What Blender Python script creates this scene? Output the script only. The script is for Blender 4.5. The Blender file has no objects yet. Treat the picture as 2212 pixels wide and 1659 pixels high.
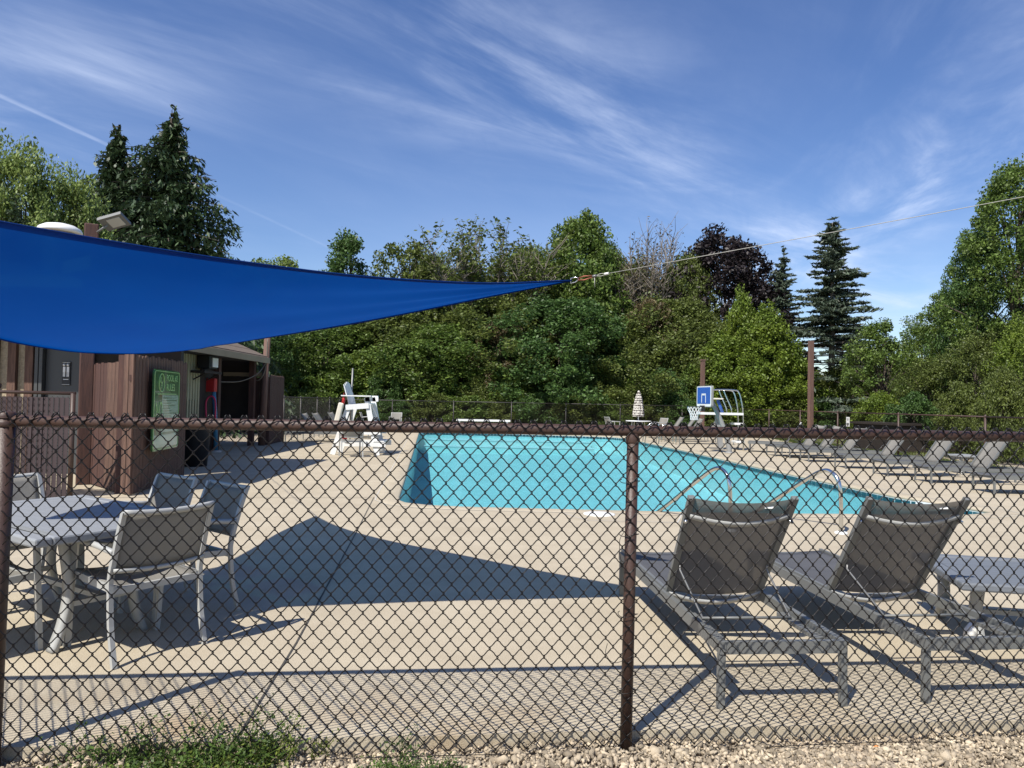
import bpy, bmesh, math, random
import numpy as np
from mathutils import Vector, Matrix, Euler
from mathutils.geometry import tessellate_polygon

S = bpy.context.scene
COL = S.collection
R = math.radians

# ------------------------------------------------------------------ camera
EYE = 1.5
PITCH, ROLL = math.atan(39 / 1560), R(1.12)
fw = Vector((0, math.cos(PITCH), math.sin(PITCH)))
up0 = Vector((0, -math.sin(PITCH), math.cos(PITCH)))
rt = math.cos(ROLL) * Vector((1, 0, 0)) + math.sin(ROLL) * up0
up = -math.sin(ROLL) * Vector((1, 0, 0)) + math.cos(ROLL) * up0
cam = bpy.data.cameras.new('camera')
cam.sensor_width = 36
cam.lens = 36 * 1560 / 2212
cam.clip_start, cam.clip_end = 0.05, 4000
co = bpy.data.objects.new('camera', cam)
COL.objects.link(co)
co.matrix_world = Matrix(((rt.x, up.x, -fw.x, 0), (rt.y, up.y, -fw.y, 0), (rt.z, up.z, -fw.z, EYE), (0, 0, 0, 1)))
S.camera = co

# ------------------------------------------------------------------ sky and sun
SUN_EL = R(51)
SUN_DIR = Vector((0.58, 0.815, 0)).normalized()          # the way the light travels over the ground
SUN_AZ = math.atan2(-SUN_DIR.x, -SUN_DIR.y)              # compass bearing of the sun, from +Y towards +X
W = bpy.data.worlds.new('World')
S.world = W
W.use_nodes = True
nt = W.node_tree
nt.nodes.clear()
N = nt.nodes.new
L = nt.links.new
out = N('ShaderNodeOutputWorld')
bg = N('ShaderNodeBackground')
bg.inputs['Strength'].default_value = 0.1
sky = N('ShaderNodeTexSky')
sky.sky_type = 'NISHITA'
sky.sun_disc = False
sky.sun_elevation = SUN_EL
sky.sun_rotation = SUN_AZ
sky.altitude = 200
sky.air_density = 1.0
sky.dust_density = 0.35
sky.ozone_density = 2.2
L(bg.outputs[0], out.inputs[0])
# high thin cloud: the view direction projected on a flat layer, streaks drawn out towards one point of the horizon
geo = N('ShaderNodeNewGeometry')
sep = N('ShaderNodeSeparateXYZ')
tc = N('ShaderNodeTexCoord')
L(tc.outputs['Generated'], sep.inputs[0])


def math_node(op, a, b=None, c=None):
    n = N('ShaderNodeMath')
    n.operation = op
    for i, v in enumerate((a, b, c)):
        if v is None:
            continue
        if isinstance(v, (int, float)):
            n.inputs[i].default_value = v
        else:
            L(v, n.inputs[i])
    return n.outputs[0]


zc = math_node('MAXIMUM', sep.outputs[2], 0.02)
zc = math_node('ADD', zc, 0.06)
px = math_node('DIVIDE', sep.outputs[0], zc)
py = math_node('DIVIDE', sep.outputs[1], zc)
STREAK = math.atan2(0.36, 1.0)
cs, sn = math.cos(STREAK), math.sin(STREAK)
along = math_node('ADD', math_node('MULTIPLY', px, sn), math_node('MULTIPLY', py, cs))
across = math_node('SUBTRACT', math_node('MULTIPLY', px, cs), math_node('MULTIPLY', py, sn))


def cloud_noise(sx, sy, scale, detail, rough, dist, seed):
    c = N('ShaderNodeCombineXYZ')
    L(math_node('MULTIPLY', across, sx), c.inputs[0])
    L(math_node('MULTIPLY', along, sy), c.inputs[1])
    c.inputs[2].default_value = seed
    n = N('ShaderNodeTexNoise')
    n.inputs['Scale'].default_value = scale
    n.inputs['Detail'].default_value = detail
    n.inputs['Roughness'].default_value = rough
    n.inputs['Distortion'].default_value = dist
    L(c.outputs[0], n.inputs['Vector'])
    return n.outputs[0]


def ramp(v, a, b):
    m = N('ShaderNodeMapRange')
    m.interpolation_type = 'SMOOTHSTEP'
    L(v, m.inputs[0])
    m.inputs[1].default_value = a
    m.inputs[2].default_value = b
    return m.outputs[0]


def rot_noise(ang, sx, sy, scale, detail, rough, dist, seed):
    global along, across
    keep = along, across
    c_, s_ = math.cos(ang), math.sin(ang)
    along = math_node('ADD', math_node('MULTIPLY', px, s_), math_node('MULTIPLY', py, c_))
    across = math_node('SUBTRACT', math_node('MULTIPLY', px, c_), math_node('MULTIPLY', py, s_))
    n_ = cloud_noise(sx, sy, scale, detail, rough, dist, seed)
    along, across = keep
    return n_


def band(nx, ny, d, w, amt):
    v = math_node('SUBTRACT', math_node('ADD', math_node('MULTIPLY', px, nx), math_node('MULTIPLY', py, ny)), d)
    v = math_node('SUBTRACT', 1.0, ramp(math_node('ABSOLUTE', v), 0.0, w))
    return math_node('MULTIPLY', v, amt)


fine = ramp(rot_noise(0.35, 1.0, 0.3, 7.0, 8, 0.65, 1.2, 8.1), 0.30, 0.85)
f43 = ramp(rot_noise(0.85, 1.0, 0.34, 1.9, 9, 0.62, 1.1, 1.3), 0.34, 0.82)
f3 = ramp(rot_noise(0.22, 1.0, 0.30, 2.0, 9, 0.62, 1.4, 4.6), 0.36, 0.80)
patch = ramp(rot_noise(0.5, 1.0, 0.7, 1.3, 5, 0.6, 0.8, 3.7), 0.38, 0.66)
c1 = math_node('MULTIPLY', math_node('ADD', band(0.732, -0.681, -1.36, 0.62, 0.95), 0.10), f43)
c2 = math_node('MULTIPLY', math_node('ADD', band(0.9988, -0.049, 1.25, 0.6, 1.9), 0.06), f3)
c3 = math_node('MULTIPLY', band(0.60, 0.80, 0.85, 0.55, 0.8), math_node('MULTIPLY', f43, ramp(px, -0.2, -1.0)))
cl = math_node('ADD', math_node('ADD', c1, c2), c3)
cl = math_node('MULTIPLY', cl, math_node('ADD', math_node('MULTIPLY', patch, 0.7), math_node('ADD', 0.25, math_node('MULTIPLY', fine, 0.25))))
veil = math_node('MULTIPLY', ramp(cloud_noise(1.0, 0.7, 0.35, 4, 0.55, 0.3, 12.0), 0.35, 0.8), 0.12)
# a thin condensation trail across the layer on the left
tv = math_node('SUBTRACT', math_node('ADD', math_node('MULTIPLY', px, -0.9519), math_node('MULTIPLY', py, 0.3065)), 2.0225)
tr = math_node('SUBTRACT', 1.0, ramp(math_node('ABSOLUTE', tv), 0.003, 0.020))
tr = math_node('MULTIPLY', math_node('MULTIPLY', tr, math_node('ADD', 0.22, ramp(px, -1.25, -1.42))), math_node('ADD', 0.12, math_node('MULTIPLY', fine, 0.35)))
dens = math_node('MINIMUM', math_node('ADD', math_node('ADD', math_node('MULTIPLY', cl, 0.48), veil), tr), 0.6)
fade = ramp(sep.outputs[2], -0.02, 0.06)
dens = math_node('MULTIPLY', dens, fade)
mix = N('ShaderNodeMix')
mix.data_type = 'RGBA'
mix.inputs['B'].default_value = (6.0, 6.8, 8.6, 1)
L(dens, mix.inputs['Factor'])
hsv = N('ShaderNodeHueSaturation')
hsv.inputs['Saturation'].default_value = 1.2
hsv.inputs['Hue'].default_value = 0.513
L(sky.outputs[0], hsv.inputs['Color'])
L(hsv.outputs[0], mix.inputs['A'])
L(mix.outputs['Result'], bg.inputs['Color'])

sl = bpy.data.lights.new('sun', 'SUN')
sl.energy = 4.8
sl.angle = R(0.53)
sl.color = (1.0, 0.95, 0.87)
so = bpy.data.objects.new('sun', sl)
COL.objects.link(so)
ldir = Vector((SUN_DIR.x * math.cos(SUN_EL), SUN_DIR.y * math.cos(SUN_EL), -math.sin(SUN_EL)))
so.rotation_euler = ldir.to_track_quat('-Z', 'Y').to_euler()
so.location = (0, 0, 30)

S.render.engine = 'CYCLES'
S.view_settings.view_transform = 'Standard'
S.view_settings.look = 'None'
S.view_settings.gamma = 1
S.view_settings.use_curve_mapping = False
S.view_settings.exposure = 0.5
S.cycles.max_bounces = 8
S.cycles.transparent_max_bounces = 24
S.cycles.transmission_bounces = 4
S.cycles.caustics_reflective = False
S.cycles.caustics_refractive = False


# ------------------------------------------------------------------ materials
def mat(name, col, rough=0.6, metal=0.0, vary=0.0, vscale=3.0, col2=None, bump=0.0, bscale=60.0, spec=None,
        transl=0.0, alpha=0.0, island=0.0, stretch=None, coat=0.0):
    m = bpy.data.materials.new(name)
    m.use_nodes = True
    t = m.node_tree
    b = t.nodes['Principled BSDF']
    o = t.nodes['Material Output']
    b.inputs['Base Color'].default_value = (*col, 1)
    b.inputs['Roughness'].default_value = rough
    b.inputs['Metallic'].default_value = metal
    b.inputs['Coat Weight'].default_value = coat
    if spec is not None:
        b.inputs['Specular IOR Level'].default_value = spec
    tcn = t.nodes.new('ShaderNodeTexCoord')
    vec = tcn.outputs['Object']
    if stretch:
        mp = t.nodes.new('ShaderNodeMapping')
        mp.inputs['Scale'].default_value = stretch
        t.links.new(vec, mp.inputs[0])
        vec = mp.outputs[0]
    csock = None
    if vary or col2:
        n = t.nodes.new('ShaderNodeTexNoise')
        n.inputs['Scale'].default_value = vscale
        n.inputs['Detail'].default_value = 6
        n.inputs['Roughness'].default_value = 0.65
        t.links.new(vec, n.inputs['Vector'])
        mr = t.nodes.new('ShaderNodeMapRange')
        mr.inputs[1].default_value = 0.3
        mr.inputs[2].default_value = 0.7
        t.links.new(n.outputs[0], mr.inputs[0])
        mx = t.nodes.new('ShaderNodeMix')
        mx.data_type = 'RGBA'
        c2 = col2 or tuple(c * (1 - vary) for c in col)
        mx.inputs['A'].default_value = (*col, 1)
        mx.inputs['B'].default_value = (*c2, 1)
        t.links.new(mr.outputs[0], mx.inputs['Factor'])
        csock = mx.outputs['Result']
    if island:
        g = t.nodes.new('ShaderNodeNewGeometry')
        oi = t.nodes.new('ShaderNodeObjectInfo')
        ad = t.nodes.new('ShaderNodeMath')
        ad.operation = 'ADD'
        t.links.new(g.outputs['Random Per Island'], ad.inputs[0])
        t.links.new(oi.outputs['Random'], ad.inputs[1])
        fr = t.nodes.new('ShaderNodeMath')
        fr.operation = 'FRACT'
        t.links.new(ad.outputs[0], fr.inputs[0])
        hs = t.nodes.new('ShaderNodeHueSaturation')
        mr = t.nodes.new('ShaderNodeMapRange')
        mr.inputs[3].default_value = 1 - island
        mr.inputs[4].default_value = 1 + island
        t.links.new(fr.outputs[0], mr.inputs[0])
        t.links.new(mr.outputs[0], hs.inputs['Value'])
        if csock:
            t.links.new(csock, hs.inputs['Color'])
        else:
            hs.inputs['Color'].default_value = (*col, 1)
        csock = hs.outputs[0]
    if csock:
        t.links.new(csock, b.inputs['Base Color'])
    if bump:
        n = t.nodes.new('ShaderNodeTexNoise')
        n.inputs['Scale'].default_value = bscale
        n.inputs['Detail'].default_value = 4
        t.links.new(vec, n.inputs['Vector'])
        bp = t.nodes.new('ShaderNodeBump')
        bp.inputs['Strength'].default_value = bump
        bp.inputs['Distance'].default_value = 0.01
        t.links.new(n.outputs[0], bp.inputs['Height'])
        t.links.new(bp.outputs[0], b.inputs['Normal'])
    sh = b.outputs[0]
    if transl:
        tr_ = t.nodes.new('ShaderNodeBsdfTranslucent')
        if csock:
            t.links.new(csock, tr_.inputs[0])
        else:
            tr_.inputs[0].default_value = (*col, 1)
        ms = t.nodes.new('ShaderNodeMixShader')
        ms.inputs[0].default_value = transl
        t.links.new(sh, ms.inputs[1])
        t.links.new(tr_.outputs[0], ms.inputs[2])
        sh = ms.outputs[0]
    if alpha:
        ta = t.nodes.new('ShaderNodeBsdfTransparent')
        ms = t.nodes.new('ShaderNodeMixShader')
        ms.inputs[0].default_value = alpha
        t.links.new(sh, ms.inputs[1])
        t.links.new(ta.outputs[0], ms.inputs[2])
        sh = ms.outputs[0]
    t.links.new(sh, o.inputs[0])
    return m


def leafmat(name, col, col2, transl=0.36, island=0.5, rough=0.5):
    col, col2 = tuple(min(0.32, c * 1.6) for c in col), tuple(c * 1.6 for c in col2)
    m = mat(name, col, rough, vary=0.3, vscale=0.55, col2=col2, transl=transl, island=island, spec=0.35)
    return m


M = {}
M['rail'] = mat('brown_coated_steel', (0.060, 0.032, 0.023), 0.5, vary=0.15, vscale=9, bump=0.15, bscale=120)
M['wire'] = mat('dark_coated_wire', (0.007, 0.0055, 0.005), 0.35, spec=0.3)
M['wire_far'] = mat('black_fence_wire', (0.03, 0.027, 0.022), 0.45)
M['galv'] = mat('galvanised_steel', (0.26, 0.26, 0.255), 0.5, 0.7, vary=0.3, vscale=20)
M['chrome'] = mat('polished_steel', (0.62, 0.62, 0.6), 0.16, 1.0)
M['frame'] = mat('grey_powder_coat', (0.15, 0.155, 0.15), 0.42, vary=0.06, vscale=3)
M['frame_light'] = mat('silver_grey_powder_coat', (0.38, 0.385, 0.37), 0.42, vary=0.05, vscale=3)
M['sling'] = mat('dark_grey_sling_mesh', (0.22, 0.20, 0.175), 0.75, vary=0.12, vscale=4, bump=0.4, bscale=700, transl=0.55, alpha=0.25)
M['sling_seat'] = mat('slate_sling_mesh', (0.12, 0.122, 0.13), 0.7, vary=0.15, vscale=5, bump=0.5, bscale=700, transl=0.15)
M['sling_light'] = mat('light_grey_sling_mesh', (0.34, 0.325, 0.29), 0.75, vary=0.15, vscale=5, bump=0.5, bscale=700, transl=0.3, alpha=0.05)
M['tabletop'] = mat('blue_grey_slat', (0.30, 0.315, 0.325), 0.42, vary=0.2, vscale=7, stretch=(1, 12, 12))
M['tabletop_dimmed'] = mat('blue_grey_slat_dimmed', (0.17, 0.185, 0.205), 0.45, vary=0.2, vscale=7, stretch=(1, 12, 12))  # slat copy with its dimmer look at this angle put into the colour
M['tag'] = mat('white_plastic', (0.75, 0.75, 0.72), 0.4)
M['white'] = mat('white_paint', (0.74, 0.745, 0.73), 0.45, vary=0.1, vscale=6)
M['buoy'] = mat('cream_foam', (0.66, 0.62, 0.52), 0.6, vary=0.15, vscale=7)
M['red'] = mat('red_plastic', (0.42, 0.02, 0.02), 0.45)
M['blue_pl'] = mat('blue_plastic', (0.06, 0.22, 0.36), 0.45, vary=0.2)
M['pink'] = mat('pink_tube', (0.55, 0.03, 0.10), 0.5)
M['yellow'] = mat('yellow_lid', (0.62, 0.42, 0.04), 0.5)
M['black'] = mat('black_plastic', (0.015, 0.015, 0.017), 0.5)
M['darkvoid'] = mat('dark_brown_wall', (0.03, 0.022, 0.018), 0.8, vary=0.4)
M['wood'] = mat('red_brown_stained_wood', (0.095, 0.042, 0.030), 0.75, col2=(0.040, 0.019, 0.016), vscale=3, stretch=(8, 8, 0.7), bump=0.5, bscale=25)
M['wood_weather'] = mat('weathered_brown_wood', (0.175, 0.098, 0.068), 0.85, col2=(0.048, 0.025, 0.019), vscale=3.5, stretch=(9, 9, 0.6), bump=0.7, bscale=22)
M['pole'] = mat('treated_timber_pole', (0.17, 0.095, 0.07), 0.8, col2=(0.085, 0.048, 0.038), vscale=4, stretch=(8, 8, 0.5), bump=0.5, bscale=20)
M['stucco'] = mat('pebble_stucco', (0.42, 0.35, 0.24), 0.9, col2=(0.22, 0.18, 0.12), vscale=28, bump=1.0, bscale=30)
M['door'] = mat('charcoal_door', (0.055, 0.058, 0.058), 0.5)
M['slat'] = mat('maroon_privacy_slat', (0.05, 0.032, 0.034), 0.55, vary=0.3, vscale=8)
M['siding'] = mat('tan_ribbed_siding', (0.36, 0.34, 0.22), 0.6, vary=0.2, vscale=3)
M['trim'] = mat('tan_trim', (0.30, 0.235, 0.16), 0.65, vary=0.2)
M['shingle'] = mat('brown_shingle', (0.19, 0.145, 0.11), 0.9, vary=0.5, vscale=12, bump=0.5, bscale=40)
M['sail'] = None
M['signgreen'] = mat('green_sign_face', (0.024, 0.105, 0.032), 0.28, vary=0.1, coat=0.3)
M['signtext'] = mat('pale_green_print', (0.36, 0.60, 0.24), 0.4)
M['signpale'] = mat('pale_sign_panel', (0.26, 0.40, 0.30), 0.25, coat=0.3)
M['bark'] = mat('grey_brown_bark', (0.085, 0.066, 0.05), 0.9, vary=0.4, vscale=6)
M['bark_grey'] = mat('pale_twig_bark', (0.19, 0.165, 0.135), 0.9, vary=0.3, vscale=6)
M['bbblue'] = mat('blue_backboard', (0.03, 0.10, 0.36), 0.35)
M['bbgrey'] = mat('grey_plastic', (0.27, 0.27, 0.26), 0.5, vary=0.15)
M['net'] = mat('white_net', (0.75, 0.75, 0.73), 0.7)
M['rope_copper'] = mat('rusty_turnbuckle', (0.30, 0.10, 0.055), 0.5, 0.5, vary=0.4, vscale=40)
M['cable'] = mat('pale_wire_rope', (0.33, 0.33, 0.30), 0.6, 0.2)
M['joint'] = mat('dark_joint_filler', (0.055, 0.05, 0.042), 0.9)
M['caulk'] = mat('pale_caulk', (0.56, 0.53, 0.47), 0.7, vary=0.25, vscale=4)
M['tile'] = mat('teal_waterline_tile', (0.012, 0.085, 0.115), 0.2, vary=0.4, vscale=1.7, island=0.3)
M['grout'] = mat('pale_grout', (0.60, 0.68, 0.68), 0.8)
M['plaster'] = mat('pale_aqua_pool_plaster', (0.62, 0.76, 0.75), 0.8, vary=0.12, vscale=0.8)
M['nosing'] = mat('white_step_nosing', (0.78, 0.82, 0.82), 0.6)
M['leaf_dry'] = mat('orange_leaf', (0.55, 0.22, 0.06), 0.7)


def ground_mats():
    # broom-finished deck concrete: sandy speckle, broad soiling, rust near the fence
    m = bpy.data.materials.new('deck_concrete')
    m.use_nodes = True
    t = m.node_tree
    b = t.nodes['Principled BSDF']
    b.inputs['Roughness'].default_value = 0.85
    tcn = t.nodes.new('ShaderNodeTexCoord')
    vec = tcn.outputs['Object']

    def noise(sc, det, rough=0.6, v=None):
        n = t.nodes.new('ShaderNodeTexNoise')
        n.inputs['Scale'].default_value = sc
        n.inputs['Detail'].default_value = det
        n.inputs['Roughness'].default_value = rough
        t.links.new(v or vec, n.inputs['Vector'])
        return n.outputs[0]

    def rmp(v, a, b_, c, d):
        r = t.nodes.new('ShaderNodeMapRange')
        t.links.new(v, r.inputs[0])
        for i, q in enumerate((a, b_, c, d)):
            r.inputs[i + 1].default_value = q
        return r.outputs[0]

    def mixc(f, a, b_, mode='MIX'):
        x = t.nodes.new('ShaderNodeMix')
        x.data_type = 'RGBA'
        x.blend_type = mode
        for k, v in (('Factor', f), ('A', a), ('B', b_)):
            s = x.inputs[k]
            if isinstance(v, tuple):
                s.default_value = (*v, 1)
            elif isinstance(v, float):
                s.default_value = v
            else:
                t.links.new(v, s)
        return x.outputs['Result']

    c = mixc(rmp(noise(0.55, 5), 0.3, 0.7, 0, 1), (0.505, 0.44, 0.325), (0.435, 0.375, 0.272))
    c = mixc(rmp(noise(2.2, 8, 0.75), 0.42, 0.72, 0, 0.6), c, (0.345, 0.29, 0.205))
    c = mixc(rmp(noise(160, 2), 0.44, 0.66, 0, 0.62), c, (0.22, 0.18, 0.125))
    c = mixc(rmp(noise(120, 2, 0.5), 0.6, 0.75, 0, 0.5), c, (0.64, 0.56, 0.41))
    # fine dark specks and trodden-in dirt
    c = mixc(rmp(noise(14, 8, 0.8), 0.62, 0.8, 0, 0.55), c, (0.25, 0.205, 0.15))
    sp = t.nodes.new('ShaderNodeSeparateXYZ')
    t.links.new(vec, sp.inputs[0])
    near = rmp(sp.outputs[1], 3.35, 4.0, 1, 0)
    rust = t.nodes.new('ShaderNodeMath')
    rust.operation = 'MULTIPLY'
    t.links.new(near, rust.inputs[0])
    t.links.new(rmp(noise(1.1, 3), 0.5, 0.68, 0, 0.45), rust.inputs[1])
    c = mixc(rust.outputs[0], c, (0.36, 0.235, 0.11))
    t.links.new(c, b.inputs['Base Color'])
    bp = t.nodes.new('ShaderNodeBump')
    bp.inputs['Strength'].default_value = 0.45
    bp.inputs['Distance'].default_value = 0.004
    t.links.new(noise(170, 3), bp.inputs['Height'])
    t.links.new(bp.outputs[0], b.inputs['Normal'])
    M['deck'] = m

    # ground outside: gravel, dirt and lawn
    m = bpy.data.materials.new('lawn_and_dirt')
    m.use_nodes = True
    t = m.node_tree
    b = t.nodes['Principled BSDF']
    b.inputs['Roughness'].default_value = 0.95
    tcn = t.nodes.new('ShaderNodeTexCoord')
    vec = tcn.outputs['Object']
    sp = t.nodes.new('ShaderNodeSeparateXYZ')
    t.links.new(vec, sp.inputs[0])
    g = mixc(rmp(noise(1.4, 6, 0.7), 0.35, 0.65, 0, 1), (0.115, 0.13, 0.035), (0.20, 0.175, 0.075))
    g = mixc(rmp(noise(40, 3), 0.4, 0.7, 0, 0.6), g, (0.05, 0.065, 0.018))
    dirt = mixc(rmp(noise(30, 4), 0.35, 0.7, 0, 1), (0.42, 0.36, 0.27), (0.25, 0.20, 0.15))
    path = rmp(noise(0.35, 3), 0.47, 0.53, 0, 1)
    near = rmp(sp.outputs[1], 6, 7, 1, 0)
    left = rmp(sp.outputs[0], -7.5, -7.0, 1, 0)
    mxm = t.nodes.new('ShaderNodeMath')
    mxm.operation = 'MAXIMUM'
    t.links.new(near, mxm.inputs[0])
    t.links.new(left, mxm.inputs[1])
    # worn track along the outside of the right-hand fence
    tk = t.nodes.new('ShaderNodeMath')
    tk.operation = 'ADD'
    t.links.new(sp.outputs[0], tk.inputs[0])
    t.links.new(rmp(noise(0.25, 3), 0, 1, -1.5, 1.5), tk.inputs[1])
    a1 = rmp(tk.outputs[0], 13.6, 14.2, 0, 1)
    a2 = rmp(tk.outputs[0], 17.4, 18.2, 1, 0)
    tm = t.nodes.new('ShaderNodeMath')
    tm.operation = 'MULTIPLY'
    t.links.new(a1, tm.inputs[0])
    t.links.new(a2, tm.inputs[1])
    mx2 = t.nodes.new('ShaderNodeMath')
    mx2.operation = 'MAXIMUM'
    t.links.new(mxm.outputs[0], mx2.inputs[0])
    t.links.new(tm.outputs[0], mx2.inputs[1])
    c = mixc(mx2.outputs[0], g, dirt)
    t.links.new(c, b.inputs['Base Color'])
    M['ground'] = m

    # pool water: clear, faintly tinted sheet with small ripples and a weak sky reflection
    m = bpy.data.materials.new('pool_water')
    m.use_nodes = True
    t = m.node_tree
    t.nodes.remove(t.nodes['Principled BSDF'])
    o = t.nodes['Material Output']
    tcn = t.nodes.new('ShaderNodeTexCoord')
    vec = tcn.outputs['Object']
    bp = t.nodes.new('ShaderNodeBump')
    bp.inputs['Strength'].default_value = 0.8
    bp.inputs['Distance'].default_value = 0.07
    t.links.new(noise(6.5, 5, 0.6), bp.inputs['Height'])
    fr = t.nodes.new('ShaderNodeFresnel')
    fr.inputs['IOR'].default_value = 1.33
    t.links.new(bp.outputs[0], fr.inputs['Normal'])
    gl = t.nodes.new('ShaderNodeBsdfGlossy')
    gl.inputs['Roughness'].default_value = 0.03
    t.links.new(bp.outputs[0], gl.inputs['Normal'])
    trn = t.nodes.new('ShaderNodeBsdfTransparent')
    trn.inputs[0].default_value = (0.51, 0.84, 0.905, 1)
    ms = t.nodes.new('ShaderNodeMixShader')
    t.links.new(rmp(fr.outputs[0], 0.0, 1.0, 0.0, 0.5), ms.inputs[0])
    t.links.new(trn.outputs[0], ms.inputs[1])
    t.links.new(gl.outputs[0], ms.inputs[2])
    t.links.new(ms.outputs[0], o.inputs[0])
    M['water'] = m

    # shade sail: knitted blue cloth that glows when the sun is above it
    m = bpy.data.materials.new('blue_shade_cloth')
    m.use_nodes = True
    t = m.node_tree
    b = t.nodes['Principled BSDF']
    o = t.nodes['Material Output']
    tcn = t.nodes.new('ShaderNodeTexCoord')
    vec = tcn.outputs['Object']
    b.inputs['Base Color'].default_value = (0.004, 0.045, 0.24, 1)
    b.inputs['Roughness'].default_value = 0.75
    b.inputs['Specular IOR Level'].default_value = 0.15
    tl = t.nodes.new('ShaderNodeBsdfTranslucent')
    c = mixc(rmp(noise(0.9, 5), 0.3, 0.7, 0, 1), (0.0, 0.040, 0.205), (0.0, 0.050, 0.235))
    c = mixc(rmp(noise(9, 8, 0.75), 0.68, 0.8, 0, 0.25), c, (0.02, 0.12, 0.40))
    t.links.new(c, tl.inputs[0])
    ms = t.nodes.new('ShaderNodeMixShader')
    ms.inputs[0].default_value = 0.62
    t.links.new(b.outputs[0], ms.inputs[1])
    t.links.new(tl.outputs[0], ms.inputs[2])
    ta = t.nodes.new('ShaderNodeBsdfTransparent')
    ta.inputs[0].default_value = (0.1, 0.8, 0.9, 1)
    m2 = t.nodes.new('ShaderNodeMixShader')
    m2.inputs[0].default_value = 0.022
    t.links.new(ms.outputs[0], m2.inputs[1])
    t.links.new(ta.outputs[0], m2.inputs[2])
    t.links.new(m2.outputs[0], o.inputs[0])
    M['sail'] = m

    m = mat('gravel_stone', (0.44, 0.37, 0.265), 0.9, col2=(0.27, 0.215, 0.15), vscale=7, island=0.55, bump=0.3, bscale=150)
    M['gravel'] = m


ground_mats()


# ------------------------------------------------------------------ helpers
def tag(o, label=None, cat=None, group=None, kind=None):
    if label:
        o['label'] = label
    if cat:
        o['category'] = cat
    if group:
        o['group'] = group
    if kind:
        o['kind'] = kind
    return o


def thing(name, label, cat, loc=(0, 0, 0), rz=0.0, group=None):
    o = bpy.data.objects.new(name, None)
    o.empty_display_size = 0.1
    COL.objects.link(o)
    o.location = loc
    o.rotation_euler = (0, 0, rz)
    return tag(o, label, cat, group)


def copy_tree(o, parent=None):
    c = o.copy()
    COL.objects.link(c)
    c.parent = parent
    for ch in list(o.children):
        copy_tree(ch, c)
    return c


def link(name, me, m, parent=None):
    if m is not None and len(me.materials) == 0:
        me.materials.append(m)
    o = bpy.data.objects.new(name, me)
    COL.objects.link(o)
    o.parent = parent
    return o


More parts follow.
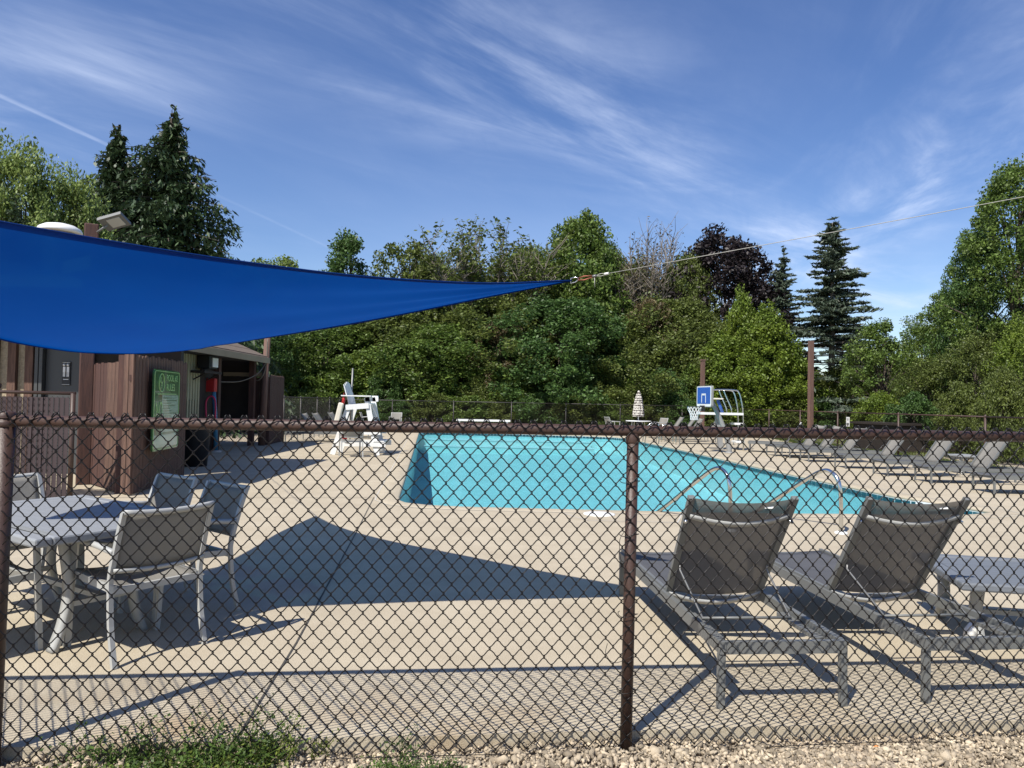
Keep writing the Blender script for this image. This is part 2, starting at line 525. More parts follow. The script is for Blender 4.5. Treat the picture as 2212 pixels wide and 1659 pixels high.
class MB:
    """collects boxes, bars, tubes and sheets, then links them as one mesh object"""

    def __init__(self):
        self.v, self.f, self.s = [], [], []

    def add(self, vs, fs, smooth=False):
        k = len(self.v)
        self.v += [tuple(p) for p in vs]
        self.f += [tuple(i + k for i in q) for q in fs]
        self.s += [smooth] * len(fs)
        return self

    def box(self, c, s, rot=None):
        x, y, z = (q / 2 for q in s)
        vs = [Vector(p) for p in ((-x, -y, -z), (x, -y, -z), (x, y, -z), (-x, y, -z), (-x, -y, z), (x, -y, z), (x, y, z), (-x, y, z))]
        if rot is not None:
            vs = [rot @ p for p in vs]
        c = Vector(c)
        return self.add([p + c for p in vs], [(3, 2, 1, 0), (4, 5, 6, 7), (0, 1, 5, 4), (1, 2, 6, 5), (2, 3, 7, 6), (3, 0, 4, 7)])

    def bar(self, a, b, w, h, upv=(0, 0, 1), w2=None, h2=None):
        """rectangular bar from a to b, w sideways and h along upv"""
        a, b = Vector(a), Vector(b)
        d = (b - a).normalized()
        sd = d.cross(Vector(upv))
        if sd.length < 1e-5:
            sd = d.cross(Vector((0, 1, 0)))
        sd.normalize()
        uu = sd.cross(d).normalized()
        vs = []
        for p, ww, hh in ((a, w, h), (b, w2 or w, h2 or h)):
            for i, j in ((-1, -1), (1, -1), (1, 1), (-1, 1)):
                vs.append(p + sd * (i * ww / 2) + uu * (j * hh / 2))
        return self.add(vs, [(3, 2, 1, 0), (4, 5, 6, 7), (0, 1, 5, 4), (1, 2, 6, 5), (2, 3, 7, 6), (3, 0, 4, 7)])

    def tube(self, pts, r, n=6, cap=True, closed=False):
        pts = [Vector(p) for p in pts]
        rs = r if isinstance(r, (list, tuple)) else [r] * len(pts)
        m = len(pts)
        ref = Vector((0, 0, 1))
        vs = []
        prev = None
        for i, p in enumerate(pts):
            if closed:
                d = (pts[(i + 1) % m] - pts[i - 1])
            else:
                d = (pts[min(i + 1, m - 1)] - pts[max(i - 1, 0)])
            d.normalize()
            if prev is None:
                a = d.cross(ref)
                if a.length < 1e-3:
                    a = d.cross(Vector((1, 0, 0)))
            else:
                a = prev - d * prev.dot(d)
                if a.length < 1e-4:
                    a = d.cross(ref)
            a.normalize()
            prev = a
            b = d.cross(a)
            for k in range(n):
                t = 2 * math.pi * (k + 0.5) / n
                vs.append(p + a * (rs[i] * math.cos(t)) + b * (rs[i] * math.sin(t)))
        fs = []
        for i in range(m if closed else m - 1):
            j = (i + 1) % m
            for k in range(n):
                k2 = (k + 1) % n
                fs.append((i * n + k, i * n + k2, j * n + k2, j * n + k))
        self.add(vs, fs, n > 4)
        if cap and not closed:
            k0 = len(self.v) - len(vs)
            self.f.append(tuple(k0 + k for k in reversed(range(n))))
            self.f.append(tuple(k0 + (m - 1) * n + k for k in range(n)))
            self.s += [False, False]
        return self

    def lathe(self, prof, n=20, c=(0, 0, 0)):
        vs, fs = [], []
        for r, z in prof:
            for k in range(n):
                t = 2 * math.pi * k / n
                vs.append((c[0] + r * math.cos(t), c[1] + r * math.sin(t), c[2] + z))
        for i in range(len(prof) - 1):
            for k in range(n):
                k2 = (k + 1) % n
                fs.append((i * n + k, i * n + k2, (i + 1) * n + k2, (i + 1) * n + k))
        return self.add(vs, fs, True)

    def sheet(self, grid, th=0.0):
        """grid[i][j] of points; with a thickness both faces and a rim"""
        a, b = len(grid), len(grid[0])
        vs = [Vector(p) for row in grid for p in row]
        fs = [(i * b + j, (i + 1) * b + j, (i + 1) * b + j + 1, i * b + j + 1) for i in range(a - 1) for j in range(b - 1)]
        if th:
            nn = (vs[b] - vs[0]).cross(vs[1] - vs[0])
            mid = (a // 2) * b + b // 2
            nn = (vs[mid + b] - vs[mid]).cross(vs[mid + 1] - vs[mid]) if mid + b < len(vs) and (mid + 1) < len(vs) else nn
            nn.normalize()
            k = len(vs)
            vs = vs + [p - nn * th for p in vs]
            fs = fs + [tuple(reversed([q + k for q in f])) for f in fs]
            for j in range(b - 1):
                fs.append((j, j + 1, k + j + 1, k + j))
                e = (a - 1) * b
                fs.append((e + j + 1, e + j, k + e + j, k + e + j + 1))
            for i in range(a - 1):
                fs.append(((i + 1) * b, i * b, k + i * b, k + (i + 1) * b))
                e = b - 1
                fs.append((i * b + e, (i + 1) * b + e, k + (i + 1) * b + e, k + i * b + e))
        return self.add(vs, fs, True)

    def prism(self, poly, z0, z1):
        n = len(poly)
        vs = [(x, y, z0) for x, y in poly] + [(x, y, z1) for x, y in poly]
        fs = [tuple(reversed(range(n))), tuple(range(n, 2 * n))] + [(i, (i + 1) % n, n + (i + 1) % n, n + i) for i in range(n)]
        return self.add(vs, fs)

    def mesh(self, name):
        me = bpy.data.meshes.new(name)
        me.from_pydata(self.v, [], self.f)
        me.polygons.foreach_set('use_smooth', self.s)
        me.update()
        return me

    def build(self, name, m, parent=None):
        return link(name, self.mesh(name), m, parent)


def bevel(o, w=0.004, seg=2):
    b = o.modifiers.new('bevel', 'BEVEL')
    b.width = w
    b.segments = seg
    b.limit_method = 'ANGLE'
    return o


def np_mesh(name, V, F, smooth=False):
    """V (n,3), F (m,k) arrays with one k"""
    me = bpy.data.meshes.new(name)
    k = F.shape[1]
    me.vertices.add(len(V))
    me.vertices.foreach_set('co', np.ascontiguousarray(V, np.float32).ravel())
    me.loops.add(F.size)
    me.loops.foreach_set('vertex_index', np.ascontiguousarray(F, np.int32).ravel())
    me.polygons.add(len(F))
    me.polygons.foreach_set('loop_start', np.arange(0, F.size, k, dtype=np.int32))
    if smooth:
        me.polygons.foreach_set('use_smooth', np.ones(len(F), bool))
    me.update(calc_edges=True)
    return me


def bez(pts, n=8):
    """Catmull-Rom through pts"""
    P = [Vector(p) for p in pts]
    P = [2 * P[0] - P[1]] + P + [2 * P[-1] - P[-2]]
    o = []
    for i in range(1, len(P) - 2):
        for k in range(n):
            t = k / n
            a, b, c, d = P[i - 1], P[i], P[i + 1], P[i + 2]
            o.append(0.5 * ((2 * b) + (c - a) * t + (2 * a - 5 * b + 4 * c - d) * t * t + (3 * b - a - 3 * c + d) * t ** 3))
    o.append(P[-2])
    return o


def rotz(v, a):
    return Vector((v[0] * math.cos(a) - v[1] * math.sin(a), v[0] * math.sin(a) + v[1] * math.cos(a), v[2] if len(v) > 2 else 0))


def fill_ring(outer, hole, z, name, m, skirt=None):
    """flat sheet between two outlines, with a vertical rim down from the outer one"""
    A = [Vector((x, y, 0)) for x, y in outer]
    B = [Vector((x, y, 0)) for x, y in hole]
    tri = tessellate_polygon([A, B])
    vs = [(p.x, p.y, z) for p in A + B]
    fs = []
    for t in tri:
        a, b, c = (Vector(vs[i]) for i in t)
        fs.append(tuple(t) if (b - a).cross(c - a).z > 0 else tuple(reversed(t)))
    mb = MB().add(vs, fs)
    if skirt is not None:
        n = len(A)
        k = [(p.x, p.y, z) for p in A] + [(p.x, p.y, skirt) for p in A]
        ar = sum(A[i].x * A[(i + 1) % n].y - A[(i + 1) % n].x * A[i].y for i in range(n))
        q = [(n + i, n + (i + 1) % n, (i + 1) % n, i) if ar > 0 else (i, (i + 1) % n, n + (i + 1) % n, n + i) for i in range(n)]
        mb.add(k, q)
    return tag(mb.build(name, m), kind='structure')
# ================================================================== THE SETTING
GZ = -0.07                                                   # gravel and lawn level
POOL = [(-1.72, 11.3), (-2.62, 19.2), (-4.42, 34.8), (-4.25, 35.0), (0.4, 34.85), (4.0, 34.0), (4.7, 33.6), (5.1, 32.8), (5.3, 31.2),
        (5.55, 28.0), (5.85, 24.5), (6.05, 21.3), (6.2, 18.6), (6.42, 16.0), (6.6, 14.0), (6.75, 12.7), (7.05, 11.7), (7.24, 11.1),
        (7.2, 10.8), (6.7, 10.55), (5.3, 10.39), (3.93, 10.28), (2.6, 10.24), (0.65, 10.28), (-0.67, 10.33), (-1.17, 10.43), (-1.5, 10.62), (-1.66, 10.9)]


def edge_y(x):                                               # front edge of the deck slab
    return 3.36 + 0.10 * (x - 0.55)


DECK = [(x, edge_y(x) + 0.006 * math.sin(x * 7)) for x in np.arange(-14, 11.41, 0.2)] + [(11.5, 14), (11.6, 22), (12.0, 30), (13.0, 40.5), (-8.85, 37.2),
        (-8.5, 24.3), (-14, 24)]
DECK = [(float(a), float(b)) for a, b in DECK]


def inset(poly, d):                                          # offset an outline outwards (d > 0) for a counter-clockwise or clockwise ring
    n = len(poly)
    ar = sum(poly[i][0] * poly[(i + 1) % n][1] - poly[(i + 1) % n][0] * poly[i][1] for i in range(n))
    sgn = 1 if ar > 0 else -1
    o = []
    for i in range(n):
        a, b, c = (Vector((*poly[(i + k) % n], 0)) for k in (-1, 0, 1))
        n1 = Vector(((b - a).y, -(b - a).x, 0)).normalized()
        n2 = Vector(((c - b).y, -(c - b).x, 0)).normalized()
        m = (n1 + n2)
        m = m / max(m.length, 1e-6)
        q = b + m * (sgn * d / max(0.45, m.dot(n1)))
        o.append((q.x, q.y))
    return o


COPING = inset(POOL, 0.36)
deck = fill_ring(DECK, COPING, 0.0, 'pool_deck', M['deck'], skirt=GZ - 0.25)
far = 600
ground = fill_ring([(-far, -far), (far, -far), (far, far), (-far, far)], inset(DECK, -0.12), GZ, 'ground', M['ground'])

# coping: bull-nosed band round the pool, 3 mm proud, its inner lip turned down to the water
cp = MB()
n = len(POOL)
rings = [[(x, y, 0.0) for x, y in inset(POOL, 0.345)], [(x, y, 0.003) for x, y in inset(POOL, 0.34)], [(x, y, 0.003) for x, y in inset(POOL, 0.03)],
         [(x, y, -0.008) for x, y in inset(POOL, 0.004)], [(x, y, -0.03) for x, y in inset(POOL, -0.006)], [(x, y, -0.055) for x, y in inset(POOL, 0.006)]]
vs = [p for r_ in rings for p in r_]
cp.add(vs, [(k * n + i, k * n + (i + 1) % n, (k + 1) * n + (i + 1) % n, (k + 1) * n + i) for k in range(5) for i in range(n)], True)
coping = tag(cp.build('pool_coping', M['deck']), kind='structure')
ck = MB()
o1, o2 = inset(POOL, 0.345), inset(POOL, 0.362)
ck.add([(x, y, 0.0045) for x, y in o1] + [(x, y, 0.0045) for x, y in o2], [(i, (i + 1) % n, n + (i + 1) % n, n + i) for i in range(n)])
ck.build('caulk_line', M['caulk'], coping)

# deck joints: filled grooves shown as thin dark strips a few millimetres wide
def strip(pts, w, z, name, m, parent):
    b = MB()
    P = [Vector((x, y, z)) for x, y in pts]
    rnd = random.Random(5)
    for i in range(len(P) - 1):
        d = (P[i + 1] - P[i]).normalized()
        s = Vector((-d.y, d.x, 0))
        k = max(1, int((P[i + 1] - P[i]).length / 0.25))
        for j in range(k):
            a, c = P[i].lerp(P[i + 1], j / k), P[i].lerp(P[i + 1], (j + 1) / k)
            b.add([a - s * w / 2, c - s * w / 2, c + s * w / 2 * rnd.uniform(0.8, 1.3), a + s * w / 2], [(0, 1, 2, 3)])
    return b.build(name, m, parent)


strip([(-1.175, edge_y(-1.17) + 0.01), (-1.287, 4.45), (-1.72, 8.17), (-2.08, 11.1)], 0.011, 0.004, 'expansion_joint', M['joint'], deck)
strip([(-2.1, 11.05), (-8.2, 10.2)], 0.012, 0.004, 'expansion_joint', M['joint'], deck)
strip([(7.3, 10.6), (11.4, 9.4)], 0.012, 0.004, 'expansion_joint', M['joint'], deck)
strip([(6.9, 15.0), (11.5, 15.6)], 0.012, 0.004, 'expansion_joint', M['joint'], deck)
strip([(-3.2, 18.6), (-8.3, 18.0)], 0.012, 0.004, 'expansion_joint', M['joint'], deck)
for q in ([(0.70, 9.93), (1.0, 9.3)], [(1.0, 9.3), (2.15, 9.27)], [(2.15, 9.27), (2.35, 9.9)]):   # saw-cut patch round the skimmer lid
    strip(q, 0.02, 0.004, 'patch_seam', M['caulk'], deck)
lid = tag(MB().lathe([(0, 0.008), (0.20, 0.008), (0.215, 0.004), (0.215, -0.002)], 32, (1.22, 9.86, 0.002)).build('skimmer_lid', M['tag']),
          'round white skimmer lid set in the deck at the near edge of the pool', 'skimmer lid')

# pool shell
WZ = -0.095
rng = random.Random(11)


def floor_z(y):
    return -1.25 + 0.5 * min(1, max(0, (y - 12) / 20))


wl = MB()
P2 = POOL
vs = [(x, y, -0.05) for x, y in P2] + [(x, y, floor_z(y)) for x, y in P2]
wl.add(vs, [(i, (i + 1) % n, n + (i + 1) % n, n + i) for i in range(n)])
pool_wall = tag(wl.build('pool_wall', M['plaster']), kind='structure')
fl = MB()
tri = tessellate_polygon([[Vector((x, y, 0)) for x, y in P2]])
fl.add([(x, y, floor_z(y)) for x, y in P2], [tuple(t) for t in tri])
tag(fl.build('pool_floor', M['plaster']), kind='structure')
# water, a grid-free sheet
tag(MB().add([(x, y, WZ) for x, y in inset(POOL, -0.004)], [tuple(t) if (Vector((*P2[t[1]], 0)) - Vector((*P2[t[0]], 0))).cross(Vector((*P2[t[2]], 0)) - Vector((*P2[t[0]], 0))).z > 0 else tuple(reversed(t)) for t in tri]).build('pool_water', M['water']), kind='structure')
# entry steps under water at the far end, with white nosings
st = MB()
for k, (ya, yb, z) in enumerate(((33.4, 34.9, -0.30), (32.2, 33.4, -0.52))):
    st.box((-0.1, (ya + yb) / 2, z - 0.3), (7.6, yb - ya, 0.6))
steps = tag(st.build('pool_steps', M['plaster']), kind='structure')
for ya, z in ((33.4, -0.30), (32.2, -0.52)):
    MB().box((-0.1, ya + 0.14, z + 0.005), (7.6, 0.34, 0.03)).build('step_nosing', M['nosing'], steps)
# waterline tiles on the sides that show: the right-hand and the far edge, one object each
gb = MB()
ins = inset(POOL, -0.004)
ring = [(ins[i][0], ins[i][1]) for i in range(len(ins))]
gb.add([(x, y, -0.055) for x, y in ring] + [(x, y, -0.15) for x, y in ring], [(i, (i + 1) % n, n + (i + 1) % n, n + i) for i in range(n)])
gb.build('grout_band', M['grout'], pool_wall)
tmesh = {}
TL = 0.155
cnt = 0
path = [3 + k for k in range(0, 17)]
for a, b in zip(path[:-1], path[1:]):
    A, B = Vector((*POOL[a], 0)), Vector((*POOL[b], 0))
    d = (B - A)
    k = max(1, int(d.length / TL))
    ang = math.atan2(d.y, d.x)
    for j in range(k):
        if cnt >= 290:
            break
        key = cnt % 6
        if key not in tmesh:
            tmesh[key] = MB().box((0, 0, 0), (0.142, 0.014, 0.085)).mesh('tile')
        o = link('tile', tmesh[key], M['tile'], pool_wall)
        c = A.lerp(B, (j + 0.5) / k)
        nx = Vector((d.y, -d.x, 0)).normalized()
        o.location = (c.x + nx.x * 0.008, c.y + nx.y * 0.008, -0.101)
        o.rotation_euler = (0, 0, ang)
        cnt += 1
# white depth-marker tile on the near right-hand edge, with two dark rings
dm = thing('depth_marker', 'white depth marker tile with dark rings at the pool corner nearest the right-hand lounger', 'depth marker', (6.93, 12.0, -0.09), math.atan2(-1.0, 0.3))
MB().box((0, -0.02, 0), (0.46, 0.012, 0.12)).build('tile_face', M['tag'], dm)
for sx in (-0.11, 0.1):
    MB().tube([(sx + 0.035 * math.cos(t), -0.028, 0.035 * math.sin(t)) for t in np.linspace(0, 2 * math.pi, 17)[:-1]], 0.009, 5, closed=True).build('ring_mark', M['black'], dm)
# dark weir opening in the same wall
tag(MB().box((6.66, 13.55, -0.11), (0.02, 0.55, 0.11), Matrix.Rotation(0.12, 3, 'Z')).build('skimmer_opening', M['black'], pool_wall))

# ------------------------------------------------------------------ near chain-link fence
FD = Vector((1, 0.10, 0)).normalized()
FO = Vector((0.545, 3.30, 0))
FN = Vector((-FD.y, FD.x, 0))                                # away from the camera
fence = thing('chain_link_fence', 'brown chain-link fence right in front, crossing the whole view', 'fence', (FO.x, FO.y, GZ), math.atan2(FD.y, FD.x))
RH = 1.38 - GZ
U0, U1 = -5.2, 4.6
MB().tube([(U0, 0, RH), (U1, 0, RH)], 0.0250, 16).build('top_rail', M['rail'], fence)
for u, r_ in ((0.0, 0.0268), (-2.69, 0.036), (3.05, 0.0268), (-5.2, 0.0268)):
    p = MB().tube([(u + 0.012, 0.0, RH - (0.02 if u > -2 or u < -4 else -0.035)), (u, 0.0, -0.04)], r_, 18)
    po = p.build('post', M['rail'], fence)
    if u == -2.69:
        MB().lathe([(0.039, -0.01), (0.039, 0.006), (0.03, 0.016), (0.0, 0.020)], 18, (u + 0.012, 0, RH + 0.022)).build('post_cap', M['rail'], po)
        MB().lathe([(0.038, -0.012), (0.040, -0.010), (0.040, 0.010), (0.038, 0.012)], 18, (u + 0.012, 0, RH - 0.012)).build('rail_band', M['rail'], po)
    else:
        MB().lathe([(0.0285, -0.055), (0.0305, -0.05), (0.0305, -0.03), (0.0275, -0.012)], 16, (u + 0.01, 0, RH)).build('loop_cap', M['rail'], po)
PW, PH = 0.0693, 0.0805                                       # diamond width and height
WR = 0.00265
ZT = RH + 0.039
NH = 36


def wire_mesh(par, seed):
    rnd = random.Random(seed)
    pts = []
    for i in range(NH + 1):                                   # corners from the top down
        z = ZT - i * PH / 2
        side = (i + par) % 2                                  # 1: right-hand corner
        x = PW / 2 * side
        dd = 0.0030
        # hook round the neighbour: come in on one face, leave on the other
        xs_ = x + (0.0022 if side else -0.0022)
        if i:
            pts.append(Vector((xs_, -dd * 0.3 if side else dd * 0.3, z + 0.0045)))
        pts.append(Vector((xs_ + (0.0008 if side else -0.0008), 0, z)))
        if i < NH:
            pts.append(Vector((xs_, dd * 0.3 if side else -dd * 0.3, z - 0.0045)))
            fs = dd if side else -dd
            x2 = PW / 2 * (1 - side)
            for t in (0.24, 0.5, 0.76):
                j = 0.0012 * rnd.uniform(-1, 1) if t == 0.5 else 0
                pts.append(Vector((x + (x2 - x) * t + j, fs * (1 if t != 0.5 else 0.8), z - PH / 2 * t + j)))
    # the end is folded over its neighbour and tucked back down, which doubles the line at each peak
    top = pts[0]
    s = 1 if par else -1
    pts = [top + Vector((s * 0.015, -0.007, -0.021)), top + Vector((s * 0.010, -0.0075, -0.009)), top + Vector((s * 0.004, -0.004, 0.003))] + pts
    return MB().tube(pts, WR, 5).mesh('wire')


wm = [[wire_mesh(p, 10 * p + k) for k in range(3)] for p in (0, 1)]
nw = int((U1 - U0) / (PW / 2))
i0 = 0
for k in range(nw):
    # the top corner of an even wire is on its left, of an odd wire on its right... neighbours share the column
    o = link('wire', wm[(k + 1) % 2][k % 3], M['wire'], fence)
    o.location = (U0 + k * PW / 2, -0.028, 0.0)
MB().tube([(U0 + i * 0.4, -0.036 + 0.004 * math.sin(i * 2.1), 0.022 + 0.006 * math.sin(i * 1.3)) for i in range(int((U1 - U0) / 0.4) + 1)], 0.0019, 5).build('tension_wire', M['wire'], fence)
rnd = random.Random(3)
for u in np.arange(U0 + 0.12, U1, 0.36):
    MB().tube([(u + 0.006 * math.sin(t * 1.3), -0.004 + 0.030 * math.cos(t), RH + 0.0275 * math.sin(t)) for t in np.linspace(-2.2, 2.6, 14)], 0.0017, 5).build('tie_wire', M['wire'], fence)
for z in (0.28, 0.62, 0.98, 1.22):
    MB().tube([(0.045 * math.sin(t), -0.002 - 0.038 * math.cos(t), z + 0.006 * math.sin(2 * t)) for t in np.linspace(-2.4, 2.4, 14)], 0.0017, 5).build('tie_wire', M['wire'], fence)
MB().tube(bez([(-0.03, -0.035, 1.0), (-0.055, -0.05, 0.96), (-0.05, -0.05, 0.88), (-0.028, -0.036, 0.86)]), 0.0014, 5).build('tie_wire', M['wire'], fence)
MB().tube(bez([(-0.1, -0.035, 0.50), (-0.11, -0.05, 0.46), (-0.075, -0.05, 0.42), (-0.02, -0.045, 0.43), (0.02, -0.04, 0.45)]), 0.0014, 5).build('tie_wire', M['wire'], fence)


# ------------------------------------------------------------------ the other fences
def chain_fabric(mb, a, b, h, z0, r=0.0022, pw=0.075, ph=0.085, off=0.0):
    """zigzag wires between two ground points"""
    a, b = Vector((*a, 0)), Vector((*b, 0))
    d = (b - a)
    ln = d.length
    d.normalize()
    nrm = Vector((-d.y, d.x, 0))
    nn = int(ln / (pw / 2))
    rows = int(h / (ph / 2))
    zig = np.arange(rows + 1)
    V, F = [], []
    for k in range(nn):
        u = (k + ((zig + k) % 2)) * pw / 2
        z = z0 + zig * ph / 2
        c = np.stack([a.x + d.x * u + nrm.x * off, a.y + d.y * u + nrm.y * off, z], 1)
        tri = []
        for t in (0, 2.094, 4.189):
            tri.append(c + np.array([d.x * r * math.cos(t) + nrm.x * r * math.sin(t) * 0.5, d.y * r * math.cos(t) + nrm.y * r * math.sin(t) * 0.5, r * math.sin(t)]))
        V.append(np.stack(tri, 1).reshape(-1, 3))
        base = k * (rows + 1) * 3
        i = np.arange(rows)[:, None] * 3 + base
        for q in range(3):
            q2 = (q + 1) % 3
            F.append(np.concatenate([i + q, i + q2, i + 3 + q2, i + 3 + q], 1))
    mb.append((np.concatenate(V), np.concatenate(F)))


def far_fence(pts, posts, top, label, m_rail, m_wire, name='chain_link_fence', r=0.0024, z0=GZ, pr=0.03):
    root = thing(name, label, 'fence', (pts[0][0], pts[0][1], 0))
    base = Vector((pts[0][0], pts[0][1], 0))
    acc = []
    for (a, b) in zip(pts[:-1], pts[1:]):
        chain_fabric(acc, (a[0] - base.x, a[1] - base.y), (b[0] - base.x, b[1] - base.y), top - z0, z0, r)
        MB().tube([(a[0] - base.x, a[1] - base.y, top), (b[0] - base.x, b[1] - base.y, top)], 0.021, 8).build('top_rail', m_rail, root)
    V, F, k = [], [], 0
    for v, f in acc:
        V.append(v)
        F.append(f + k)
        k += len(v)
    o = link('chain_fabric', np_mesh('chain_fabric', np.concatenate(V), np.concatenate(F)), m_wire, root)
    o['kind'] = 'stuff'
    for x, y in posts:
        po = MB().tube([(x - base.x, y - base.y, z0), (x - base.x, y - base.y, top + 0.01)], pr, 10).build('post', m_rail, root)
        MB().lathe([(pr * 1.15, -0.02), (pr * 1.15, 0.01), (pr * 0.6, 0.04), (0, 0.05)], 10, (x - base.x, y - base.y, top + 0.01)).build('post_cap', m_rail, po)
    return root


M['rail_dark'] = mat('dark_fence_pipe', (0.05, 0.045, 0.04), 0.5, vary=0.3, vscale=6)
far_fence([(-7.75, 24.6), (-8.45, 26.7), (-8.7, 36.6)], [(-7.78, 24.7), (-8.45, 26.6), (-8.52, 29.2), (-8.58, 31.9), (-8.64, 34.3), (-8.7, 36.6)], 1.52,
          'dark chain-link fence running along the left side beyond the brown board panel', M['rail_dark'], M['wire_far'], z0=0.0)
bx = [(-8.7, 36.6), (-6.1, 37.0), (-3.0, 37.4), (0.0, 37.9), (2.9, 38.5), (5.9, 39.2), (9.4, 39.8), (12.9, 40.4)]
far_fence([bx[0], bx[2], bx[4], bx[6], bx[7]], bx[1:], 1.47, 'dark chain-link fence along the far end of the pool deck', M['rail_dark'], M['wire_far'], z0=0.0, r=0.0028)
rx = [(12.9, 40.4), (12.55, 35.2), (12.35, 30.9), (12.15, 26.9), (12.05, 22.5), (12.0, 18.3), (11.95, 14.0), (11.9, 9.5), (11.85, 4.5)]
rf = far_fence([rx[0], rx[3], rx[5], rx[8]], rx[1:], 1.36, 'brown chain-link fence behind the row of loungers on the right', M['rail'], M['wire'], r=0.0022)
sg = thing('fence_notice', 'small white notice with dark print on the brown fence beyond the tall pole', 'notice', (12.06, 25.9, 1.03), R(-92))
MB().box((0, 0, 0), (0.27, 0.006, 0.34)).build('panel', M['tag'], sg)
for z, w in ((0.10, 0.16), (0.06, 0.10), (-0.06, 0.2), (-0.10, 0.2), (-0.14, 0.12)):
    MB().box((0, -0.005, z), (w, 0.003, 0.018 if z > 0 else 0.026)).build('print_line', M['black'], sg)
    MB().box((0, 0.005, z), (w, 0.003, 0.018 if z > 0 else 0.026)).build('print_line', M['black'], sg)

# chain-link panel with maroon slats beside the building
gt = thing('slatted_fence_panel', 'chain-link panel with dark maroon privacy slats in front of the brown building wall', 'fence panel', (-7.75, 10.35, 0))
acc = []
chain_fabric(acc, (0, 0), (1.45, 0.05), 1.42, 0.05, 0.0022, off=-0.03)
o = link('chain_fabric', np_mesh('chain_fabric', *acc[0]), M['wire'], gt)
o['kind'] = 'stuff'
sm = MB().box((0, 0, 0.72), (0.036, 0.004, 1.44)).mesh('privacy_slat')
for k in range(38):
    o = link('privacy_slat', sm, M['slat'], gt)
    o.location = (0.42 + 0.0375 * k - (0.4 if k > 26 else 0), 0.012 * (k % 2), 0.0) if k < 27 else (0.03 + 0.0375 * (k - 27), 0.012 * (k % 2), 0)
MB().tube([(-2.4, 0, 1.52), (1.47, 0.05, 1.50)], 0.024, 10).build('top_rail', M['rail'], gt)
for x in (0.36, 1.45):
    MB().tube([(x, 0.03, 0), (x, 0.03, 1.60 if x < 1 else 1.5)], 0.034, 12).build('post', M['rail'], gt)
MB().lathe([(0.045, 0), (0.047, 0.03), (0.047, 0.06), (0.03, 0.075), (0, 0.08)], 14, (0.36, 0.03, 1.56)).build('post_cap', M['rail'], gt)

# ------------------------------------------------------------------ pool house on the left
bh = thing('pool_house', 'dark brown pool house with pebble stucco strips and a charcoal door at the left edge', 'building', (-8, 13, 0))


def bpart(name, c, s, m, parent=bh, rot=None):
    o = MB().box((c[0] + 8, c[1] - 13, c[2]), s, rot).build(name, m, parent)
    return o


bpart('stucco_wall', (-11.45, 13.6, 1.6), (5.1, 0.3, 3.2), M['stucco'])
for x in (-9.62, -9.28, -8.96, -10.0, -10.4, -10.8, -11.2, -11.6, -12.0):
    bpart('batten', (x, 13.41, 1.6), (0.15, 0.08, 3.2), M['wood_weather'])
for x in (-8.82, -8.74):
    bpart('door_jamb', (x, 13.42, 1.6), (0.06, 0.1, 3.2), M['door'])
dr = bpart('door', (-8.27, 13.5, 1.3), (0.86, 0.06, 2.6), M['door'])
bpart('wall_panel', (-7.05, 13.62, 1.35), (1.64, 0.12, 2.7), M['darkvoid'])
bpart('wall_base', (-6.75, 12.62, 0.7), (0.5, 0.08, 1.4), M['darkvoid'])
rs = MB().box((0, 0, 0), (0.15, 0.012, 0.44)).build('restroom_sign', M['black'], dr)
rs.location = (-8.31 + 8, 13.455 - 13, 1.87)
fg = MB()
for s in (-0.035, 0.035):
    fg.lathe([(0, 0.025), (0.018, 0.018), (0.025, 0), (0.018, -0.018), (0, -0.025)], 10, (s, -0.012, 0.16))
    fg.bar((s, -0.01, 0.125), (s, -0.01, 0.03), 0.045, 0.004, (0, 1, 0))
    fg.bar((s - 0.012, -0.01, 0.03), (s - 0.012, -0.01, -0.06), 0.016, 0.004, (0, 1, 0))
    fg.bar((s + 0.012, -0.01, 0.03), (s + 0.012, -0.01, -0.06), 0.016, 0.004, (0, 1, 0))
fg.box((0, -0.008, -0.11), (0.10, 0.004, 0.012))
fg.box((0, -0.008, 0.205), (0.14, 0.004, 0.006))
fg.box((0, -0.008, -0.205), (0.14, 0.004, 0.006))
fo = link('restroom_figures', fg.mesh('restroom_figures'), M['tag'], dr)
fo.location = rs.location
# side wall with pale ribbed siding, running away along x = -8.1
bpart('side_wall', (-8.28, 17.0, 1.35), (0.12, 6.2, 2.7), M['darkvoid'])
rib = MB()
for k in range(30):
    y = 14.4 + k * 0.155
    rib.box((-8.205 + 8, y - 13, 2.15 if y < 16.6 else 1.75), (0.035, 0.085, 1.1 if y < 16.6 else 2.3))
rib.box((-8.215 + 8, 16.65 - 13, 1.75 + 0.4), (0.02, 4.6, 1.5))
rib.build('ribbed_siding', M['siding'], bh)
bpart('door_opening', (-8.17, 16.15, 1.05), (0.05, 0.85, 2.1), M['black'])
bpart('corner_trim', (-8.16, 16.68, 1.1), (0.05, 0.07, 2.2), M['caulk'])
bpart('corner_post', (-8.15, 19.95, 1.3), (0.16, 0.16, 2.6), M['wood'])
# flat canopy roof over the entrance, hidden above the sail from here but shading what stands below it
can = MB().prism([(-14, 12.3), (-9, 12.3), (-6.85, 12.2), (-6.85, 10.9), (-6.1, 10.35), (-6.1, 15.5), (-14, 15.5)], 3.3, 3.5)
can.v = [(x + 8, y - 13, z) for x, y, z in can.v]
can.build('canopy_roof', M['trim'], bh)
